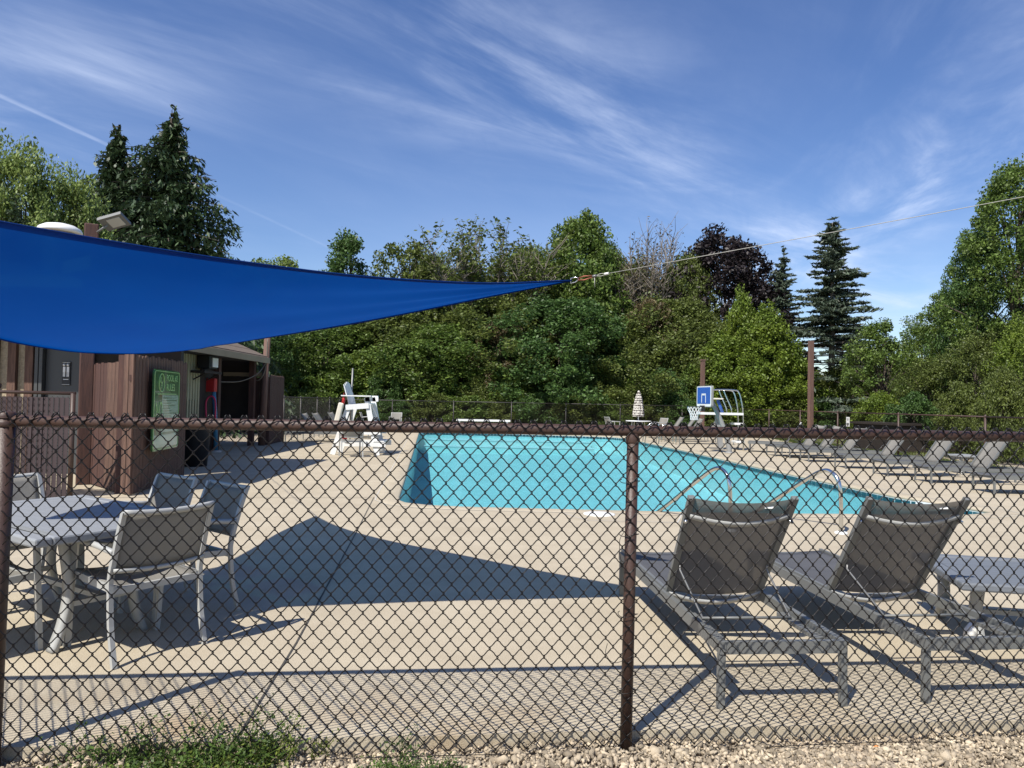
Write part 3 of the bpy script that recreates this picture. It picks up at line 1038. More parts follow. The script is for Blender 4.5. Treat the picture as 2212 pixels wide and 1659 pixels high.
# roof: sloping up to the left, eave along the pool side
rf_ = MB()
ex, ez, sl_ = -7.55, 2.72, 0.42
y0, y1 = 12.6, 22.4
for (dx, dz) in ((0, 0.0), (-4.4, 4.4 * sl_)):
    pass
rf_.add([(ex + 8, y0 - 13, ez), (ex + 8, y1 - 13, ez), (ex - 4.6 + 8, y1 - 13, ez + 4.6 * sl_), (ex - 4.6 + 8, y0 - 13, ez + 4.6 * sl_),
         (ex + 8, y0 - 13, ez - 0.03), (ex + 8, y1 - 13, ez - 0.03), (ex - 4.6 + 8, y1 - 13, ez + 4.6 * sl_ - 0.03), (ex - 4.6 + 8, y0 - 13, ez + 4.6 * sl_ - 0.03)],
        [(0, 1, 2, 3), (7, 6, 5, 4), (4, 5, 1, 0), (5, 6, 2, 1), (6, 7, 3, 2), (7, 4, 0, 3)])
roof = rf_.build('roof', M['shingle'], bh)
for k in range(9):                                           # shingle courses as steps in the roof face
    x = ex - 0.05 - k * 0.5
    z = ez + (ex - x) * sl_
    MB().box((x - 0.24 + 8, (y0 + y1) / 2 - 13, z + 0.24 * sl_ + 0.012), (0.5, y1 - y0 - 0.02, 0.016), Matrix.Rotation(math.atan(sl_), 3, 'Y')).build('shingle_course', M['shingle'], roof)
bpart('fascia', (ex + 0.012, (y0 + y1) / 2, ez - 0.09), (0.03, y1 - y0, 0.17), M['trim'])
bpart('barge_board', (ex - 2.0, y1 + 0.012, ez + 2.0 * sl_ - 0.1), (4.3, 0.03, 0.18), M['trim'], rot=Matrix.Rotation(math.atan(sl_), 3, 'Y'))
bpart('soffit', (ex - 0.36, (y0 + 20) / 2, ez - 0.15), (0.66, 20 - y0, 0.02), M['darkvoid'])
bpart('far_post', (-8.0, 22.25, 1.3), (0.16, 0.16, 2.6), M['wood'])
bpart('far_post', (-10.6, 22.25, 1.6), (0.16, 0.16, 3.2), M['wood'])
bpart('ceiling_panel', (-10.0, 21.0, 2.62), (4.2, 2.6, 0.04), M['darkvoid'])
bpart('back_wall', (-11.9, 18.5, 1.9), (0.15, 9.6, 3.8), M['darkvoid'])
bpart('passage_shade_panel', (-9.9, 22.6, 1.66), (3.6, 0.1, 2.02), M['darkvoid'])  # dark panel added to give the open passage its deep shade
bpart('lintel', (-8.3, 22.55, 2.2), (1.4, 0.12, 0.12), M['trim'])
wl_ = thing('wall_lamp', 'boxy wall lamp under the eave of the pool house', 'lamp', (-7.98, 18.9, 2.38))
MB().box((0, 0, 0), (0.3, 0.5, 0.32)).build('housing', M['black'], wl_)
MB().box((0.17, 0.06, 0.0), (0.03, 0.34, 0.24)).build('lens', M['tag'], wl_)
hs_ = thing('wall_shelf', 'dark shelf bracket under the boxy wall lamp', 'shelf', (-8.0, 18.9, 2.12))
MB().box((0, 0, 0), (0.36, 1.1, 0.06)).build('board', M['darkvoid'], hs_)
for s in (-0.4, 0.4):
    MB().bar((-0.17, s, -0.2), (0.14, s, -0.03), 0.03, 0.03).build('bracket', M['darkvoid'], hs_)
vent = thing('roof_vent', 'white domed roof vent showing above the top edge of the blue sail', 'roof vent', (-9.25, 14.6, ez + (ex + 9.25) * sl_ + 0.16))
MB().lathe([(0.30, -0.25), (0.30, 1.22)], 24).build('stack', M['galv'], vent)
MB().lathe([(0.26, 1.16), (0.40, 1.16), (0.41, 1.19), (0.38, 1.25), (0.28, 1.31), (0.14, 1.345), (0, 1.355)], 28).build('dome', M['white'], vent)
pl = thing('light_post', 'weathered timber post carrying a floodlight, standing behind the blue sail', 'post', (-7.07, 12.0, 0))
bevel(MB().box((0, 0, 2.16), (0.215, 0.2, 4.34), Matrix.Rotation(R(30), 3, 'Z')).build('timber', M['wood'], pl), 0.02)
M['lamp_grey'] = mat('dark_grey_casting', (0.11, 0.115, 0.115), 0.5)
fl_ = thing('floodlight', 'grey flat floodlight on an arm at the top of the timber post', 'floodlight', (-6.93, 11.95, 4.24))
MB().tube([(-0.02, 0, -0.05), (0.05, 0, 0.0), (0.16, -0.02, 0.07)], 0.018, 8).build('arm', M['frame'], fl_)
hd = MB().box((0, 0, 0), (0.40, 0.30, 0.055)).build('head', M['lamp_grey'], fl_)
hd.location = (0.27, -0.02, 0.13)
hd.rotation_euler = (R(-24), R(-17), 0)
MB().box((0.03, 0, -0.031), (0.22, 0.2, 0.01)).build('lens', M['frame_light'], hd)
for k in range(5):
    MB().box((-0.15 + 0.03 * k, 0, 0.037), (0.008, 0.28, 0.022)).build('cooling_fin', M['frame'], hd)

# board screen with the green rules sign
def board_mesh(w, h, dog, seed, th=0.02):
    r_ = random.Random(seed)
    if dog:
        poly = [(-w / 2, 0), (w / 2, 0), (w / 2, h - 0.035), (w / 2 - 0.035, h), (-w / 2 + 0.035, h), (-w / 2, h - 0.035)]
    else:
        poly = [(-w / 2, 0), (w / 2, 0), (w / 2, h), (-w / 2, h + r_.uniform(-0.01, 0.01))]
    n_ = len(poly)
    vs = [(x, -th / 2, z) for x, z in poly] + [(x, th / 2, z) for x, z in poly]
    return MB().add(vs, [tuple(range(n_)), tuple(reversed(range(n_, 2 * n_)))] + [((i + 1) % n_, i, n_ + i, n_ + (i + 1) % n_) for i in range(n_)]).mesh('board')


def board_wall(root, a, b, h, w, dog, m, seed, z0=0.02, hvar=0.02):
    a, b = Vector((*a, 0)), Vector((*b, 0))
    d = b - a
    k = max(1, round(d.length / w))
    r_ = random.Random(seed)
    meshes = [board_mesh(w - 0.007, h + r_.uniform(-hvar, hvar), dog, seed + i) for i in range(5)]
    for i in range(k):
        o = link('board', meshes[r_.randrange(5)], m, root)
        c = a.lerp(b, (i + 0.5) / k)
        o.location = (c.x + r_.uniform(-0.002, 0.002), c.y + r_.uniform(-0.003, 0.003), z0)
        o.rotation_euler = (0, r_.uniform(-0.004, 0.004), math.atan2(d.y, d.x))


sc = thing('board_screen', 'red-brown board screen fence that carries the green rules sign', 'board fence', (-5.62, 10.75, 0))
board_wall(sc, (0, 0), (-0.40, 2.6), 2.09, 0.135, True, M['wood_weather'], 1)
board_wall(sc, (-0.25, 0.18), (0.0, -0.02), 2.13, 0.15, True, M['wood_weather'], 40)
board_wall(sc, (-0.75, 0.62), (-0.27, 0.21), 1.98, 0.16, False, M['wood_weather'], 60)
board_wall(sc, (-1.36, 1.28), (-0.74, 0.66), 1.97, 0.15, False, M['wood'], 80)
for z in (0.35, 1.75):
    MB().bar((-0.06, 0.0, z), (-0.46, 2.6, z), 0.04, 0.09).build('rail', M['wood'], sc)
MB().box((-0.30, 0.24, 1.05), (0.1, 0.1, 2.1)).build('screen_post', M['wood'], sc)
# rules sign on the pool face of the screen
ang = math.atan2(2.6, -0.40)
sgn = thing('rules_sign', 'green pool rules sign with a pale lower half on the board screen', 'sign', (-5.56, 11.05, 0), 0)
sgn.location = (-5.60 + 0.025, 10.98, 0.88)
sgn.rotation_euler = (0, 0, ang)


def rounded(w, h, r_, k=5):
    o = []
    for cx, cz, t0 in ((w / 2 - r_, h / 2 - r_, 0), (-w / 2 + r_, h / 2 - r_, 90), (-w / 2 + r_, -h / 2 + r_, 180), (w / 2 - r_, -h / 2 + r_, 270)):
        for i in range(k + 1):
            t = R(t0 + 90 * i / k)
            o.append((cx + r_ * math.cos(t), cz + r_ * math.sin(t)))
    return o


def plate(poly, y0_, y1_):
    n_ = len(poly)
    vs = [(x, y0_, z) for x, z in poly] + [(x, y1_, z) for x, z in poly]
    return MB().add(vs, [tuple(range(n_)), tuple(reversed(range(n_, 2 * n_)))] + [((i + 1) % n_, i, n_ + i, n_ + (i + 1) % n_) for i in range(n_)])


SW, SH = 1.32, 1.30
pb = plate(rounded(SW, SH, 0.07), -0.012, 0.012).build('panel', M['signgreen'], sgn)
pb.location = (0.92, -0.03, 0.38)
bd = MB()
rr = rounded(SW - 0.05, SH - 0.05, 0.06)
bd.tube([(x, -0.0145, z) for x, z in rr], 0.007, 4, closed=True)
bd.build('border_line', M['signtext'], pb)
MB().box((0, -0.015, 0.26), (0.95, 0.004, 0.014)).build('rule_line', M['signtext'], pb)


def text(body, size, loc, m, parent, name, sx=1.0, align='LEFT', rot=(R(90), 0, 0)):
    cu = bpy.data.curves.new(name, 'FONT')
    cu.body = body
    cu.size = size
    cu.align_x = align
    cu.extrude = 0.0015
    tmp = bpy.data.objects.new('tmp', cu)
    COL.objects.link(tmp)
    dg = bpy.context.evaluated_depsgraph_get()
    me = bpy.data.meshes.new_from_object(tmp.evaluated_get(dg))
    bpy.data.objects.remove(tmp)
    me.materials.clear()
    o = link(name, me, m, parent)
    o.location = loc
    o.rotation_euler = rot
    o.scale = (sx, 1, 1)
    return o


text('POOL #2', 0.15, (-0.06, -0.0155, 0.475), M['signtext'], pb, 'lettering', 0.98)
text('RULES', 0.165, (-0.06, -0.0155, 0.315), M['signtext'], pb, 'lettering', 0.98)
text('NO', 0.34, (-0.56, -0.0155, -0.10), M['signtext'], pb, 'lettering', 0.62)
em = MB().tube([(-0.30 + 0.13 * math.cos(t), -0.0155, 0.44 + 0.145 * math.sin(t)) for t in np.linspace(0, 2 * math.pi, 33)[:-1]], 0.0085, 4, closed=True)
em.build('emblem_ring', M['signtext'], pb)
text('K', 0.15, (-0.375, -0.0155, 0.43), M['signtext'], pb, 'emblem_letter', 0.7)
text('P', 0.15, (-0.32, -0.0155, 0.345), M['signtext'], pb, 'emblem_letter', 0.7)
lp = plate(rounded(0.86, 0.60, 0.02), -0.0025, 0.0).build('list_panel', M['signpale'], pb)
lp.location = (0.17, -0.0125, -0.06)
rnd = random.Random(8)
ln = MB()
for k in range(13):
    w_ = rnd.uniform(0.35, 0.74)
    ln.box((-0.38 + w_ / 2, -0.004, 0.255 - 0.042 * k), (w_, 0.002, 0.013))
ln.build('small_print', M['signgreen'], lp)
lo_ = plate(rounded(1.22, 0.2, 0.03), -0.0025, 0.0).build('lower_panel', M['signpale'], pb)
lo_.location = (0, -0.0125, -0.50)

# things along the side of the pool house
bn = thing('trash_can', 'black trash can with a yellow lid beside the board screen', 'trash can', (-6.75, 15.5, 0))
MB().lathe([(0, 0.0), (0.24, 0.0), (0.30, 0.84), (0.31, 0.86), (0.0, 0.86)], 22).build('bin', M['black'], bn)
MB().lathe([(0.325, 0.84), (0.33, 0.90), (0.22, 0.98), (0.0, 1.0)], 22).build('lid', M['yellow'], bn)
rp = thing('rescue_post', 'blue post with a red case on top beside the pool house wall', 'rescue post', (-8.0, 19.5, 0))
MB().tube([(0.06, 0, 0.0), (0.0, 0.03, 1.0), (-0.07, 0.02, 1.75)], 0.055, 12).build('post', M['blue_pl'], rp)
MB().lathe([(0.15, 0), (0.15, 0.03), (0.08, 0.05)], 16, (0.06, 0, 0)).build('foot', M['caulk'], rp)
bevel(MB().box((-0.16, 0.0, 1.80), (0.34, 0.18, 0.36)).build('case', M['red'], rp), 0.02)
hp = thing('hose_loop', 'pink tube looped on the wall below the red case', 'tube', (-8.1, 19.3, 0))
MB().tube(bez([(-0.05, 0, 0.95), (-0.06, 0, 1.35), (0.06, 0.0, 1.5), (0.18, 0.0, 1.38), (0.2, 0, 0.9)], 6), 0.022, 8).build('tube', M['pink'], hp)
bp_ = thing('end_screen', 'red-brown board panel at the far end of the pool house', 'board fence', (-7.62, 22.75, 0))
board_wall(bp_, (0, 0), (-0.12, 1.75), 2.18, 0.14, True, M['wood'], 120)
board_wall(bp_, (-0.46, 0.0), (-0.02, -0.03), 1.5, 0.14, False, M['wood'], 140, z0=0.62)
MB().box((-0.06, 0.05, 1.05), (0.1, 0.1, 2.1)).build('screen_post', M['wood'], bp_)
up_ = thing('utility_pole', 'round timber pole with a hanging cable beside the far board panel', 'pole', (-7.72, 22.5, 0))
MB().tube([(-0.03, 0, 0), (0.06, 0, 3.4)], [0.105, 0.095], 14).build('timber', M['pole'], up_)
MB().tube(bez([(0.11, -0.13, 3.3), (0.10, -0.15, 2.6), (0.02, -0.16, 2.2), (-0.14, -0.1, 2.03), (-0.27, -0.05, 2.02)], 8), 0.017, 6).build('conduit', M['bark_grey'], up_)
cb = MB().tube(bez([(-7.56, 22.2, 2.6), (-7.62, 21.6, 2.2), (-7.9, 21.0, 1.95), (-8.1, 20.0, 1.9)], 8), 0.014, 6).build('hanging_cable', M['bark_grey'])
tag(cb, 'slack dark cable drooping from the end of the eave', 'cable')
g2 = far_fence([(-10.6, 23.1), (-8.0, 23.1)], [(-9.5, 23.1), (-8.05, 23.1)], 1.15, 'low chain-link gate seen through the dark passage of the pool house', M['rail_dark'], M['wire_far'], name='passage_gate', z0=0.08)
# timber poles on the right
for (x, y, h, w, lab) in ((9.5, 36.0, 3.75, 0.17, 'short brown timber pole behind the blue backboard'), (12.0, 29.0, 4.2, 0.165, 'tall brown timber pole at the right-hand fence')):
    t = thing('timber_pole', lab, 'pole', (x, y, 0), 0.25, 'brown timber poles at the fence')
    MB().box((0, 0, h / 2), (w, w, h)).build('timber', M['pole'], t)
    if h < 4:
        MB().box((0, 0, h + 0.03), (w * 1.35, w * 1.2, 0.07)).build('cap', M['pole'], t)
# ================================================================== BLUE SAIL
sail = thing('shade_sail', 'big blue triangular shade sail stretched across the left of the view', 'shade sail', (0.341, 4.25, 2.225))
T0 = Vector((0.341, 4.25, 2.225))
E1 = [T0, (-0.19, 4.212, 2.193), (-0.85, 4.10, 2.20), (-1.39, 4.00, 2.238), (-1.92, 3.87, 2.288), (-2.47, 3.72, 2.352), (-3.05, 3.54, 2.43), (-3.75, 3.30, 2.54)]
E2 = [T0, (-0.13, 4.62, 2.178), (-0.78, 5.14, 2.112), (-1.41, 5.70, 2.066), (-2.17, 6.34, 2.022), (-2.66, 6.84, 2.005), (-3.05, 7.33, 2.01), (-3.42, 7.92, 2.022)]
E3 = [(-3.75, 3.30, 2.54), (-3.58, 3.85, 2.14), (-3.45, 4.6, 1.885), (-3.40, 5.36, 1.825), (-3.40, 5.98, 1.838), (-3.44, 6.77, 1.89), (-3.43, 7.4, 1.955), (-3.42, 7.92, 2.022)]


def resample(P, k):
    P = bez(P, 10)
    d = [0]
    for a, b in zip(P[:-1], P[1:]):
        d.append(d[-1] + (b - a).length)
    o = []
    for i in range(k + 1):
        t = d[-1] * i / k
        j = max(q for q in range(len(d)) if d[q] <= t + 1e-9)
        j = min(j, len(P) - 2)
        o.append(P[j].lerp(P[j + 1], (t - d[j]) / max(1e-9, d[j + 1] - d[j])))
    return o


K1, K2 = 48, 32
e1, e2, e3 = resample(E1, K1), resample(E2, K1), resample(E3, K2)
grid = []
for i in range(K1 + 1):
    s = i / K1
    row = []
    for j in range(K2 + 1):
        t = j / K2
        p = e1[i].lerp(e2[i], t)
        lin = e3[0].lerp(e3[-1], t)
        q = p + (e3[j] - lin) * (s ** 2.2)
        # soft folds running out of the corner
        q.z += math.sin(math.pi * t) * (0.011 * math.sin(t * 21 + s * 4) * (1 - s) ** 1.6 * min(1, s * 8) + 0.006 * math.sin(t * 9 - s * 6) * s * (1 - s) * 4)
        row.append(q - T0)
    grid.append(row)
MB().sheet(grid).build('cloth', M['sail'], sail)
for nm, P in (('hem', e1), ('hem', e2), ('hem', e3)):
    cen = (e1[-1] + e2[-1] + e1[0]) / 3 - T0
    hg = []
    for i, p in enumerate(P):
        q = p - T0
        inw = (cen - q)
        inw.z = 0
        inw.normalize()
        f = min(1, max(0.15, min(i, len(P) - 1 - i) / 4)) if P is not e3 else 1
        hg.append([q + Vector((0, 0, -0.004)), q + inw * 0.035 * f + Vector((0, 0, -0.007)), q + inw * 0.036 * f + Vector((0, 0, -0.002))])
    MB().sheet(hg).build(nm, M['sail'], sail)
    MB().tube([p - T0 for p in P], 0.0045, 6).build('edge_cord', M['sail'], sail)
# corner fittings and wire rope to a pole out of view on the right
CD = (Vector((2.481, 3.55, 2.575)) - T0).normalized()
fit = thing('rope_tensioner', 'rusty turnbuckle with steel rings at the pointed corner of the blue sail', 'turnbuckle', T0)
perp = CD.cross(Vector((0, 1, 0))).normalized()
ringp = [CD * (0.0 + a) + Vector((0, 0, 1)) * b for a, b in ((-0.006, 0.014), (-0.006, -0.016), (0.022, -0.014), (0.040, -0.004), (0.040, 0.006), (0.022, 0.016))]
MB().tube(ringp, 0.0032, 6, closed=True).build('ring', M['chrome'], fit)
for s in (-1, 1):
    MB().tube([CD * 0.035 + perp * 0.004 * s, CD * 0.075 + perp * 0.011 * s, CD * 0.13 + perp * 0.004 * s], 0.0042, 6).build('loop_rod', M['rope_copper'], fit)
MB().tube([CD * 0.125, CD * 0.150], 0.008, 8).build('clamp', M['galv'], fit)
MB().tube([CD * 0.138, CD * 0.140 + Vector((0, 0, -0.065))], 0.0025, 6).build('loose_end', M['cable'], fit)
MB().tube(bez([CD * 0.150 + perp * 0.001, CD * 0.175 + perp * 0.007, CD * 0.205, CD * 0.175 - perp * 0.007, CD * 0.150], 4), 0.0022, 5).build('eye', M['cable'], fit)
MB().tube([CD * 0.198, CD * 0.222], 0.0075, 8).build('sleeve', M['tag'], fit)
cb_ = MB().tube([T0 + CD * (0.21 + 0.55 * i) + Vector((0, 0, -0.010 * math.sin(math.pi * i / 12) * 2)) for i in range(13)], 0.0018, 6).build('wire_rope', M['cable'])
tag(cb_, 'long wire rope running up to the right from the sail corner', 'wire rope')
# rope from the far corner up to the eave of the pool house, hidden behind the cloth from here
B0 = Vector(E2[-1])
tag(MB().tube([B0, Vector((-7.53, 15.6, 2.66))], 0.005, 6).build('corner_rope', M['cable']), 'rope tying the far corner of the blue sail to the pool house eave', 'rope')

# ================================================================== FURNITURE
def arc_sheet(p00, p01, p10, p11, sag0, sag1, dirn, nu=8, nv=8, th=0.0, midsag=None):
    """sheet between two side edges p0?->p1?, sagging along dirn between them"""
    p00, p01, p10, p11, dirn = map(Vector, (p00, p01, p10, p11, dirn))
    g = []
    for i in range(nu + 1):
        s = i / nu
        sg = sag0 + (sag1 - sag0) * s
        if midsag is not None:
            sg = sg + midsag * math.sin(math.pi * s)
        row = []
        for j in range(nv + 1):
            t = j / nv
            p = p00.lerp(p01, s).lerp(p10.lerp(p11, s), t)
            row.append(p + dirn * (sg * 4 * t * (1 - t)))
        g.append(row)
    return MB().sheet(g, th)


def make_lounger(frame_m, seat_m, back_m, label, group):
    root = thing('sun_lounger', label, 'sun lounger', group=group)
    Wd, Lg, RZ = 0.315, 2.08, 0.30
    for s in (-1, 1):
        MB().bar((s * Wd, -0.02, RZ), (s * Wd, Lg + 0.05, RZ), 0.032, 0.062).build('side_rail', frame_m, root)
        for y, sp in ((0.0, -0.0), (Lg, 0.0)):
            MB().bar((s * (Wd + 0.003), y, 0.0), (s * (Wd + 0.001), y, RZ - 0.032), 0.036, 0.028, (0, 1, 0)).build('leg', frame_m, root)
    MB().bar((-Wd + 0.016, 0.0, RZ - 0.002), (Wd - 0.016, 0.0, RZ - 0.002), 0.03, 0.062).build('cross_bar', frame_m, root)
    MB().bar((-Wd + 0.016, 0.95, RZ - 0.015), (Wd - 0.016, 0.95, RZ - 0.015), 0.03, 0.035).build('cross_bar', frame_m, root)
    MB().bar((-Wd + 0.016, Lg + 0.02, RZ + 0.008), (Wd - 0.016, Lg + 0.02, RZ + 0.008), 0.03, 0.04).build('cross_bar', frame_m, root)
    # ledges for the back support, inside the rails
    for s in (-1, 1):
        MB().box((s * (Wd - 0.045), 0.36, RZ - 0.012), (0.05, 0.46, 0.022)).build('support_ledge', frame_m, root)
    arc_sheet((-Wd + 0.015, 0.99, RZ + 0.030), (-Wd + 0.015, Lg + 0.05, RZ + 0.036), (Wd - 0.015, 0.99, RZ + 0.030), (Wd - 0.015, Lg + 0.05, RZ + 0.036),
              -0.03, -0.012, (0, 0, 1), 8, 10, 0.003).build('seat_sling', seat_m, root)
    for s in (-1, 1):
        MB().bar((s * (Wd - 0.012), 0.97, RZ + 0.034), (s * (Wd - 0.012), Lg + 0.055, RZ + 0.042), 0.022, 0.022).build('sling_rail', frame_m, root)
    # backrest
    h0 = Vector((0, 0.955, RZ + 0.02))
    h1 = Vector((0, 0.955 - 0.455, RZ + 0.02 + 0.66))
    ax = (h1 - h0)
    bk = Vector((0, -ax.z, ax.y)).normalized()               # out of the rear face
    hw = Wd - 0.02
    back = MB()
    for s in (-1, 1):
        MB().bar(h0 + Vector((s * hw, 0, 0)), h1 + Vector((s * (hw + 0.012), 0, 0)), 0.036, 0.030, bk).build('back_rail', frame_m, root)
    fr_ = Vector((0, 0, 0)) - bk
    arc_sheet(h0 + ax * 0.02 + Vector((-hw + 0.012, 0, 0)), h0 + ax * 0.99 + Vector((-hw, 0, 0)), h0 + ax * 0.02 + Vector((hw - 0.012, 0, 0)), h0 + ax * 0.99 + Vector((hw, 0, 0)),
              0.03, 0.042, bk, 10, 12, 0.002, 0.004).build('back_sling', back_m, root)
    for f, d_, dn in ((0.835, 0.030, 0.036), (0.015, 0.036, 0.045)):
        P = []
        for i in range(13):
            t = i / 12
            P.append(h0 + ax * f + Vector((-hw + 2 * hw * t, 0, 0)) + bk * (0.012 + d_ * 4 * t * (1 - t)) - ax.normalized() * (dn * 4 * t * (1 - t)))
        g = [[p - ax.normalized() * 0.016, p + ax.normalized() * 0.016] for p in P]
        MB().sheet(g, 0.01).build('back_bow', M['frame_light'], root)  # lighter grey than the frame, standing in for a catch-light on the bows
    for s in (-1, 1):
        a = h0 + ax * 0.80 + Vector((s * (hw + 0.01), 0, 0)) + bk * 0.012
        MB().tube([a, a + bk * 0.028 + Vector((s * 0.018, 0, 0))], [0.011, 0.009], 8).build('knob', M['chrome'], root)
        top = h0 + ax * 0.30 + Vector((s * (hw - 0.022), 0, 0)) + bk * 0.02
        bot = Vector((s * (Wd - 0.06), 0.44, RZ + 0.012))
        MB().tube([top + ax * 0.03, top + bk * 0.015, bot], 0.0065, 7).build('support_strut', M['galv'], root)
    MB().tube([(-Wd + 0.055, 0.44, RZ + 0.012), (Wd - 0.055, 0.44, RZ + 0.012)], 0.008, 7).build('support_bar', frame_m, root)
    c = h0 + ax * 0.945 + Vector((0.15, 0, 0)) + bk * 0.036
    MB().box(c, (0.055, 0.003, 0.014), Matrix.Rotation(-0.6, 3, 'X')).build('sewn_tag', M['tag'], root)
    return root


GL = 'grey sun loungers by the pool'
proto = make_lounger(M['frame'], M['sling_seat'], M['sling'], 'near grey sun lounger just right of the brown fence post', 'pair of loungers against the near fence')
YAW = math.atan2(0.185, 2.14)
proto.location = (1.385, 3.66, 0)
proto.rotation_euler = (0, 0, YAW)
l2 = copy_tree(proto)
l2.location = (2.47, 3.78, 0)
l2.rotation_euler = (0, 0, YAW + 0.02)
l2['label'] = 'second near grey sun lounger, with a white clip hanging under its right rail'
tg = MB().lathe([(0.0, 0.05), (0.022, 0.045), (0.036, -0.01), (0.028, -0.05), (0.0, -0.055)], 12)
o = tg.build('white_clip', M['tag'], l2)
o.location = (0.255, 0.40, 0.235)
o.rotation_euler = (0.25, 0.2, 0)
rowp = None
row = [((8.76, 13.37), 'sun lounger nearest the camera in the right-hand row, its back cut off by the frame'),
       ((8.62, 15.06), 'second sun lounger from the near end of the right-hand row'),
       ((8.46, 16.55), 'sun lounger in the right-hand row just nearer than the small side table'),
       ((8.36, 18.3), 'sun lounger in the right-hand row just beyond the small side table'),
       ((8.27, 20.3), 'sun lounger in the right-hand row, fifth from the near end'),
       ((8.25, 21.7), 'sun lounger in the right-hand row, third from its far end'),
       ((8.05, 22.5), 'sun lounger next to the one draped with a white towel in the right-hand row'),
       ((7.9, 23.6), 'sun lounger draped with a white towel at the far end of the right-hand row')]
rp_ = make_lounger(M['frame'], M['sling_seat'], M['sling_light'], row[0][1], 'row of loungers on the right side of the pool')
rj = random.Random(4)
for i, ((x, y), lab) in enumerate(row):
    o = rp_ if i == 0 else copy_tree(rp_)
    a = R(90) + rj.uniform(-0.05, 0.05) - (0.4 if i == 7 else 0)
    o.location = (x + 2.08, y - 0.02, 0)
    o.rotation_euler = (0, 0, a)
    o['label'] = lab
    if i == 7:
        tw = MB()
        h0, ax = Vector((0, 0.955, 0.32)), Vector((0, -0.455, 0.66))
        fd = Vector((0, ax.z, -ax.y)).normalized()
        g = []
        for k in range(11):
            s = k / 10
            base = h0 + ax * (0.05 + 1.0 * s) + fd * (0.02 - 0.03 * math.sin(math.pi * s) * 0.3)
            g.append([base + Vector((-0.29 + 0.58 * j / 8, 0, 0)) - fd * 0.03 * (1 - (j / 4 - 1) ** 2) for j in range(9)])
        towel = tw.sheet(g, 0.012).build('towel', M['tag'])
        towel.matrix_world = Matrix.Translation(o.location) @ Matrix.Rotation(a, 4, 'Z')
        tag(towel, 'white towel hung over a lounger back in the right-hand row', 'towel')
far_l = [((7.8, 33.0), 'far lounger behind the basketball net, farthest of the four'), ((8.0, 31.5), 'far lounger right of the basketball net, second of the four'),
         ((7.95, 30.2), 'far lounger under the blue backboard, third of the four'), ((8.15, 28.4), 'far lounger under the white platform, nearest of the four')]
for (x, y), lab in far_l:
    o = copy_tree(rp_)
    o.location = (x + 0.5, y, 0)
    o.rotation_euler = (0, 0, R(90) + rj.uniform(-0.06, 0.06))
    o['label'] = lab
    o['group'] = 'loungers beyond the basketball hoop'
lf = [((-7.35, 25.2), 'lounger at the left fence, first of the group behind the lifeguard chair'), ((-7.2, 26.1), 'lounger at the left fence, second of the group behind the lifeguard chair'),
      ((-7.1, 27.9), 'lounger at the left fence, third of the group behind the lifeguard chair'), ((-7.0, 28.8), 'lounger at the left fence, farthest of the group behind the lifeguard chair')]
for (x, y), lab in lf:
    o = copy_tree(rp_)
    o.location = (x - 0.4, y, 0)
    o.rotation_euler = (0, 0, R(-90) + rj.uniform(-0.05, 0.05))
    o['label'] = lab
    o['group'] = 'loungers at the left fence'


def make_chair(label, group):
    root = thing('armchair', label, 'chair', group=group)
    fm = M['frame_light']
    hw = 0.265
    for s in (-1, 1):
        MB().tube(bez([(s * hw, -0.30, 0), (s * hw, -0.245, 0.22), (s * hw, -0.225, 0.45)], 4) + bez([(s * hw, -0.235, 0.52), (s * (hw - 0.004), -0.295, 0.72), (s * (hw - 0.006), -0.345, 0.86)], 4), 0.0185, 4).build('back_leg', fm, root)
        MB().bar((s * hw, 0.27, 0), (s * hw, 0.235, 0.63), 0.036, 0.026, (0, 1, 0)).build('front_leg', fm, root)
        MB().tube(bez([(s * hw, -0.262, 0.625), (s * (hw + 0.012), -0.02, 0.648), (s * (hw + 0.006), 0.25, 0.638), (s * hw, 0.262, 0.62)], 4), 0.019, 6).build('armrest', fm, root)
        MB().bar((s * (hw - 0.02), -0.235, 0.415), (s * (hw - 0.02), 0.27, 0.435), 0.026, 0.042).build('seat_rail', fm, root)
    MB().bar((-hw, 0.245, 0.42), (hw, 0.245, 0.42), 0.026, 0.036).build('seat_cross_bar', fm, root)
    MB().bar((-hw, -0.225, 0.405), (hw, -0.225, 0.405), 0.026, 0.036).build('seat_cross_bar', fm, root)
    arc_sheet((-hw + 0.02, -0.23, 0.437), (-hw + 0.02, 0.285, 0.455), (hw - 0.02, -0.23, 0.437), (hw - 0.02, 0.285, 0.455), -0.05, -0.025, (0, 0, 1), 8, 10, 0.003).build('seat_sling', M['sling_light'], root)
    a0, a1 = Vector((0, -0.245, 0.53)), Vector((0, -0.338, 0.845))
    bk = Vector((0, -(a1 - a0).z, (a1 - a0).y)).normalized()
    arc_sheet(a0 + Vector((-hw + 0.02, 0, 0)), a1 + Vector((-hw + 0.02, 0, 0)), a0 + Vector((hw - 0.02, 0, 0)), a1 + Vector((hw - 0.02, 0, 0)), 0.032, 0.04, bk, 8, 12, 0.002).build('back_sling', M['sling_light'], root)
    for nm, a, w in (('top_rail', a1 + Vector((0, 0, 0.014)), 0.03), ('lower_rail', a0, 0.022)):
        g = []
        for i in range(13):
            t = i / 12
            p = a + Vector((-hw + 2 * hw * t, 0, 0)) + bk * (0.008 + 0.036 * 4 * t * (1 - t))
            u_ = (a1 - a0).normalized() * w / 2
            g.append([p - u_, p + u_])
        MB().sheet(g, 0.018).build(nm, fm, root)
    return root


ua = R(147)
TU = Vector((math.cos(ua), math.sin(ua), 0))
TV = Vector((math.sin(ua), -math.cos(ua), 0))
TN = Vector((-2.52, 3.86, 0))
TLn, TWd = 1.62, 1.05
TC = TN + TU * TLn / 2 + TV * TWd / 2


